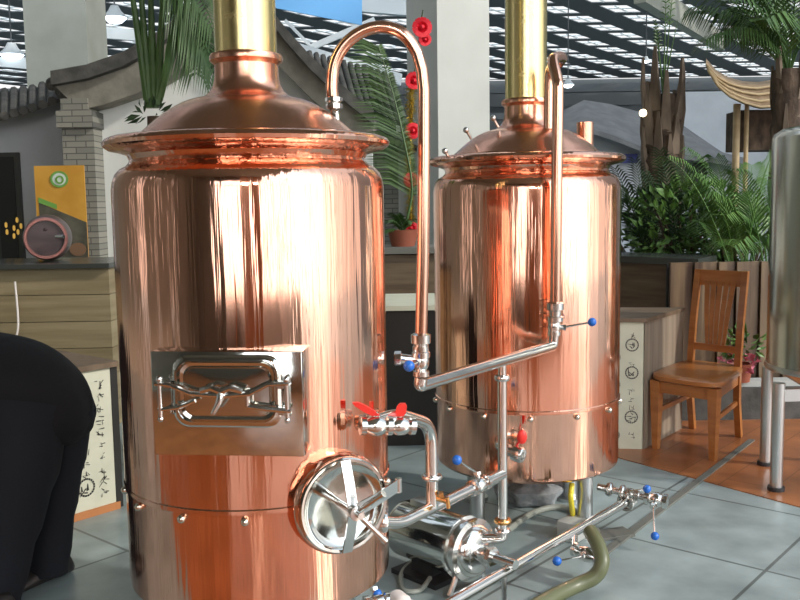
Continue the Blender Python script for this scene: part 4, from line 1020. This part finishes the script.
hall_lamp(12, 55, 24, .34, 'lamp_hall', 'white hall lamp at the far left under the dark roof', 'hall lamps')
c_ = aY(643, 113, 6.78); mb = MB(); mb.ball(c_, .028, 14); solo('globe_lamp', mb, 'lamp_on', 'small warm glowing globe lamp fixed on the shaggy palm trunk', 'lamp', c_)

# roll-up poster banner
YN = 6.5
a_ = aY(34, 166, YN); b2 = aY(84, 165, YN); zb = aY(84, 300, YN).z
pn = T('poster_banner', 'orange poster banner with a round green and white logo beside the brick pillar', 'banner', ((a_.x+b2.x)/2, YN, 0))
wN = b2.x-a_.x; cxN = (a_.x+b2.x)/2; hN = a_.z-zb
mb = MB(); mb.box((cxN, YN, (a_.z+.1)/2), (wN, .01, a_.z-.1)); pn.part('sheet', mb, 'bn_or', smooth=0)
def N3(u_, v_, w_=-.008): return V((a_.x+u_*wN, YN+w_, a_.z-v_*hN))
mb = MB(); mb.prism([N3(.06, .27), N3(1, .42), N3(1, .78), N3(.75, .82), N3(.6, 1), N3(.10, 1)], (0, .003, 0)); pn.part('dark_picture', mb, 'bn_dk', smooth=0)
mb = MB(); mb.prism([N3(.06, .23, -.010), N3(.42, .285, -.010), N3(.42, .32, -.010), N3(.06, .27, -.010)], (0, .003, 0)); pn.part('green_stripe', mb, 'bn_gr', smooth=0)
def disc(c, r1_, r0_, m_, nm, w_=-.012, sx=1.0, sy=1.0):
    mb = MB(); pts = [V((c.x+math.cos(a)*r1_*sx, YN+w_, c.z+math.sin(a)*r1_*sy)) for a in [2*PI*k/28 for k in range(28)]]
    if r0_: 
        p2 = [V((c.x+math.cos(a)*r0_*sx, YN+w_, c.z+math.sin(a)*r0_*sy)) for a in [2*PI*k/28 for k in range(28)]]
        mb.rings([pts, p2, [p+V((0, .003, 0)) for p in p2], [p+V((0, .003, 0)) for p in pts]], closed=True)
    else: mb.prism(pts, (0, .003, 0))
    pn.part(nm, mb, m_, smooth=0)
lc = N3(.5, .10); disc(lc, .062, .046, 'bn_gr', 'logo_ring', sx=1.05, sy=.95); disc(lc, .046, 0, 'bn_wh', 'logo_disc', sx=1.05, sy=.95)
disc(V((lc.x+.004, 0, lc.z-.004)), .030, .018, 'bn_gr', 'logo_leaf', -.016)
disc(N3(.52, .56), .048, 0, 'bn_wh', 'plate_picture', sx=1.0, sy=.75)
disc(N3(.80, .62), .06, 0, 'bn_br', 'loaf_picture', sx=1.0, sy=.8); disc(N3(.88, .76), .055, 0, 'bn_br', 'loaf_picture', sx=.9, sy=1.2)

# garland on pillar with bows
gy = 7.6; gp = [aY(x_, y_, gy) for x_, y_ in ((423, 10), (420, 30), (417, 60), (412, 85), (411, 110), (410, 140), (409, 165), (410, 190), (411, 215), (410, 240))]
gl = T('tinsel_garland', 'gold tinsel garland hanging on the pillar behind the arching pipe', 'garland', gp[-1])
mb = MB(); gs = smooth_path(gp[3:], 8); mb.tube(gs, .012, 6); random.seed(5)
for p_ in gs:
    for k in range(26):
        d_ = V((random.gauss(0, 1), random.gauss(0, 1), random.gauss(0, 1))).normalized(); s_ = d_.cross(V((0, .3, 1))).normalized()*.010
        q_ = p_+V((0, 0, random.uniform(-.012, .012))); mb.poly([q_-s_, q_+s_, q_+d_*.072])
gl.part('tinsel', mb, 'gold', smooth=0)
mb = MB(); mb.tube(smooth_path(gp[:5], 5), .007, 6); gl.part('green_twig', mb, 'leaf_dk')
def bow(px, py, Y, s_, lab):
    c_ = aY(px, py, Y); m_ = MB()
    for k in range(9):
        a = 2*PI*k/9; d_ = V((math.cos(a), -.35, math.sin(a))).normalized(); t_ = V((-math.sin(a), 0, math.cos(a)))
        m_.rings([[c_+d_*r_*s_+t_*w_*s_+V((0, -.2*s_*q, 0)), c_+d_*r_*s_-t_*w_*s_+V((0, -.2*s_*q, 0)), c_+d_*r_*s_-t_*w_*s_+V((0, .12*s_-.2*s_*q, 0)), c_+d_*r_*s_+t_*w_*s_+V((0, .12*s_-.2*s_*q, 0))] for r_, w_, q in ((.05, .08, .0), (.55, .34, 1.2), (1.0, .26, .3))])
    m_.ball(c_-V((0, s_*.3, 0)), s_*.3, 10)
    solo('red_bow', m_, 'ribbon', lab, 'bow', c_, 'red foil bows on the garland', 30)
for (px, py, s_, lab) in ((422, 28, .085, 'topmost large red foil bow on the pillar garland'), (425, 40, .055, 'small red foil bow just under the topmost one'), (414, 81, .075, 'red foil bow on the garland inside the pipe arch'),
                     (413, 131, .07, 'red foil bow on the garland at the height of the kettle lid edge'), (411, 180, .065, 'red foil bow on the garland below the height of the rims'), (411, 228, .065, 'lowest red foil bow near the garland end')):
    bow(px, py, gy-.05, s_, lab)

# ------------------------------------------------------------------ person bending over at left (skinned)
pd_ = aZ(52, 583); PY = pd_.y
ps = T('person', 'person in black jacket and dark trousers bending forward at the left edge', 'person', (pd_.x, PY, 0))
def skin(name, verts, edges, radii, m, parent, loc, sub=2):
    me = bpy.data.meshes.new(name); me.from_pydata([V(v)-V(loc) for v in verts], edges, [])
    o = bpy.data.objects.new(name, me); C.objects.link(o); o.parent = parent
    sk = o.modifiers.new('skin', 'SKIN'); sk.use_smooth_shade = True
    for i, r_ in enumerate(radii):
        d_ = me.skin_vertices[0].data[i]; d_.radius = r_ if hasattr(r_, '__len__') else (r_, r_); d_.use_root = (i == 0)
    ss = o.modifiers.new('sub', 'SUBSURF'); ss.levels = sub; ss.render_levels = sub
    me.materials.append(M[m]); return o
def PX(px, py, Y): return aY(px, py, Y)
fA = aZ(58, 580); fB = aZ(2, 600)
YA, YBk = fA.y+.03, fB.y+.02
hip = PX(52, 392, PY); hip.y = PY
verts = [hip,                                   # 0 pelvis
         PX(22, 378, PY), PX(-30, 372, PY-.02), PX(-85, 385, PY-.05),       # 1,2,3 torso forward (off frame)
         PX(-120, 405, PY-.05), PX(-150, 425, PY-.05),      # 4 neck 5 head base
         PX(56, 425, PY+.02), PX(54, 490, PY+.03), PX(47, 570, PY+.02),        # 6 far hip,7 knee,8 ankle
         PX(22, 425, PY-.08), PX(8, 500, PY-.14), PX(-8, 596, PY-.18),     # 9,10,11 near leg
         PX(-88, 400, PY-.24), PX(-95, 470, PY-.26), PX(-120, 520, PY-.28),  # near arm
         PX(-88, 395, PY+.14), PX(-100, 470, PY+.14), PX(-125, 520, PY+.12)]  # far arm
edges = [(0, 1), (1, 2), (2, 3), (3, 4), (4, 5), (0, 6), (6, 7), (7, 8), (0, 9), (9, 10), (10, 11), (3, 12), (12, 13), (13, 14), (3, 15), (15, 16), (16, 17)]
rd = [(.12, .12), (.13, .14), (.14, .16), (.13, .17), .06, .05, .085, .062, .045, .10, .08, .055, .07, .05, .035, .07, .05, .035]
skin('body', verts, edges, rd, 'cloth', ps.root, ps.loc)
# jacket shell over hips
mb = MB(); rings = []
prof = [(-95, 385, .17, .15), (-40, 384, .18, .18), (0, 391, .19, .19), (32, 396, .185, .19), (56, 401, .165, .175), (73, 408, .13, .15), (84, 414, .09, .11), (91, 419, .045, .06)]
for (px, py, rz_, ry_) in prof:
    c_ = PX(px, py, PY); rings.append([c_+V((0, math.cos(a)*ry_, math.sin(a)*rz_*(1 if math.sin(a) > 0 else .9)))+V((random.uniform(-.006, .006), 0, random.uniform(-.006, .006))) for a in [2*PI*k/20 for k in range(20)]])
mb.rings(rings); jk = ps.part('jacket', mb, 'cloth', smooth=80)
ssm = jk.modifiers.new('sub', 'SUBSURF'); ssm.levels = 2; ssm.render_levels = 2
# trouser legs (loose)
def loose(pts, rr, name, m):
    mb = MB(); pts = smooth_path([V(p) for p in pts], 4)
    n_ = len(pts); R2 = []
    for i, p in enumerate(pts):
        t_ = i/(n_-1)*(len(rr)-1); j = min(int(t_), len(rr)-2); q = rr[j]+(rr[j+1]-rr[j])*(t_-j)
        R2.append(q*(1+.035*math.sin(i*2.1)))
    mb.tube(pts, R2, 18); return ps.part(name, mb, m, smooth=80)
loose([PX(62, 405, PY+.02), PX(56, 455, PY+.03), PX(50, 515, PY+.03), PX(47, 572, PY+.02)], [.105, .092, .078, .066], 'trouser_leg', 'trouser')
loose([PX(24, 405, PY-.06), PX(14, 470, PY-.12), PX(2, 540, PY-.16), PX(-8, 600, PY-.18)], [.15, .13, .10, .082], 'trouser_leg', 'trouser')
def shoe(c_, dirv, name='shoe'):
    d_ = V(dirv).normalized(); s_ = V((-d_.y, d_.x, 0)); m_ = MB(); rings = []
    for u_, w_, h_ in ((-.07, .026, .045), (-.055, .036, .075), (0, .040, .080), (.06, .042, .062), (.12, .045, .045), (.165, .040, .036), (.19, .022, .024)):
        rings.append([V((c_.x, c_.y, 0))+d_*u_+s_*math.cos(a)*w_+V((0, 0, h_/2+math.sin(a)*h_/2)) for a in [2*PI*k/14 for k in range(14)]])
    m_.rings(rings); return ps.part(name, m_, 'shoe', smooth=70)
shoe(aZ(52, 578), (-.55, -.83, 0)) ; shoe(aZ(-8, 622), (-.6, -.8, 0))
# head, hair and hands lie outside the frame to the left; they finish the figure
hd = PX(-175, 432, PY-.05)
mb = MB(); mb.ball(hd, .10, 20, (1.15, .8, .9)); mb.ball(hd+V((-.06, -.07, -.05)), .018, 8); mb.ball(hd+V((0, -.085, 0)), .022, 8, (.6, .4, 1)); ps.part('head', mb, 'skin')
mb = MB(); mb.ball(hd+V((.02, 0, .022)), .104, 20, (1.12, .86, .9)); ps.part('hair', mb, 'hair')
for hx in (PX(-124, 530, PY-.28), PX(-129, 530, PY+.12)):
    vs = [hx, hx+V((-.02, 0, -.05))]; ed = [(0, 1)]; rr = [(.022, .03), (.018, .036)]
    for k in range(4):
        i0 = len(vs); y_ = (k-1.5)*.019
        vs += [hx+V((-.03, y_, -.085)), hx+V((-.045, y_*1.1, -.115+.004*abs(k-1.5))), hx+V((-.065, y_*1.1, -.135+.006*abs(k-1.5)))]; ed += [(1, i0), (i0, i0+1), (i0+1, i0+2)]; rr += [.009, .008, .007]
    i0 = len(vs); vs += [hx+V((-.05, -.03, -.04)), hx+V((-.075, -.032, -.065))]; ed += [(0, i0), (i0, i0+1)]; rr += [.01, .008]
    skin('hand', vs, ed, rr, 'skin', ps.root, ps.loc, 1)

# ------------------------------------------------------------------ rest of hall around the camera (reflected in the copper)
mb = MB(); mb.box((-3.4, -1.5, 6.1), (12.5, 15, .2)); struct('ceiling_front', mb, 'concrete_dk', 0)
# back wall with a tall window opening
def wall_x(x0_, x1_, z0_, z1_, Y, name='wall_back', m_='wood_dark'):
    mb = MB(); mb.box(((x0_+x1_)/2, Y, (z0_+z1_)/2), (x1_-x0_, .2, z1_-z0_)); struct(name, mb, m_, 0)
WX0, WX1 = -2.6, -.3
wall_x(-9.5, WX0, 0, 6, -5.2, m_='concrete_dk'); wall_x(WX1, 1.6, 0, 6, -5.2, m_='trim_or'); wall_x(WX0, WX1, 0, 1.0, -5.2); wall_x(WX0, WX1, 4.4, 6, -5.2)
mb = MB(); 
for k in range(4): mb.box((WX0+(WX1-WX0)*k/3, -5.15, 2.7), (.09, .12, 3.4))
mb.box(((WX0+WX1)/2, -5.15, 2.9), (WX1-WX0, .1, .09)); struct('window_1', mb, 'frame_dk', 0)
# left wall with slots of daylight
ys = [(-5.2, -1.6), (-1.3, .2), (.4, 1.9), (2.4, 3.2), (3.35, 9)]
for y0_, y1_ in ys:
    mb = MB(); mb.box((-6.0, (y0_+y1_)/2, 3), (.2, y1_-y0_, 6)); struct('wall_left', mb, 'concrete_dk', 0)
# right side: open glazed front, unseen posts added for streaks in the copper
for k, y_ in enumerate((-4.2, -2.4, 1.0, 3.0)):
    mb = MB(); mb.box((7.6, y_, 2), (.14 if k % 2 else .3, .16, 4)); struct('trim_%d' % (k+3), mb, 'concrete', 0)
mb = MB(); mb.box((4.3, -5.2, .5), (5.4, .2, 1.0)); struct('wall_front_low', mb, 'concrete', 0)
for x_ in (2.6, 3.7, 4.8, 5.9):
    mb = MB(); mb.box((x_, -5.2, 3.2), (.2, .2, 6)); struct('window_2', mb, 'concrete', 0)
mb = MB(); mb.box((8.2, 10.3, 3.5), (.2, 10.5, 7)); struct('shade_wall_right', mb, 'wall_dim', 0)  # unseen wall added to keep sun off part of the garden
# added lamp, unseen behind the camera, for the sparks on the kettle shoulders
fl0 = V((.55, -4.9, 3.3)); fd_ = T('added_glint_lamp', 'added unseen lamp behind the photographer for the sparks on the copper', 'lamp', fl0)
mb = MB(); mb.box(fl0, (.50, .12, .40), bev=.01); fd_.part('housing', mb, 'frame_dk')
mb = MB(); mb.box(fl0+V((0, .066, 0)), (.44, .01, .34)); fd_.part('lamp_glass', mb, 'glint_glow', smooth=0)

# ------------------------------------------------------------------ world, sun, camera
w = bpy.data.worlds.new('sky'); bpy.context.scene.world = w; w.use_nodes = True
N = w.node_tree.nodes; L = w.node_tree.links; bg = N['Background']
tc = N.new('ShaderNodeTexCoord'); sp = N.new('ShaderNodeSeparateXYZ'); cr = N.new('ShaderNodeValToRGB')
cr.color_ramp.elements[0].position = 0.0; cr.color_ramp.elements[0].color = (.95, .93, .90, 1)
cr.color_ramp.elements[1].position = .8; cr.color_ramp.elements[1].color = (.72, .85, 1.0, 1)
L.new(tc.outputs['Generated'], sp.inputs[0]); L.new(sp.outputs['Z'], cr.inputs[0]); L.new(cr.outputs[0], bg.inputs[0])
dt = N.new('ShaderNodeVectorMath'); dt.operation = 'DOT_PRODUCT'; dt.inputs[1].default_value = V((.35, -.93, .12)).normalized()
L.new(tc.outputs['Generated'], dt.inputs[0])
mr_ = N.new('ShaderNodeMapRange'); mr_.interpolation_type = 'SMOOTHSTEP'; mr_.inputs[1].default_value = .2; mr_.inputs[2].default_value = 1.0; mr_.inputs[3].default_value = 1.15; mr_.inputs[4].default_value = 4.0
L.new(dt.outputs['Value'], mr_.inputs[0]); L.new(mr_.outputs[0], bg.inputs[1])
sl = bpy.data.lights.new('sun', 'SUN'); sl.energy = 2.2; sl.angle = rad(2.5); sl.color = (1, .93, .84)
so = bpy.data.objects.new('sun', sl); C.objects.link(so)
az, elv = rad(66), rad(30)
sd_ = V((math.sin(az)*math.cos(elv), -math.cos(az)*math.cos(elv), math.sin(elv)))
so.rotation_euler = sd_.to_track_quat('Z', 'Y').to_euler()
cam = bpy.data.cameras.new('camera'); cam.lens = 40.5; cam.sensor_width = 36; cam.clip_end = 300
co = bpy.data.objects.new('camera', cam); C.objects.link(co)
co.location = (0, 0, CH)
co.rotation_mode = 'QUATERNION'
co.rotation_quaternion = (Matrix.Rotation(PI/2-PIT, 3, 'X') @ Matrix.Rotation(-ROLL, 3, 'Z')).to_quaternion()
sc_ = bpy.context.scene; sc_.camera = co
sc_.view_settings.view_transform = 'Standard'; sc_.view_settings.look = 'None'; sc_.view_settings.exposure = 0.0; sc_.view_settings.gamma = 1
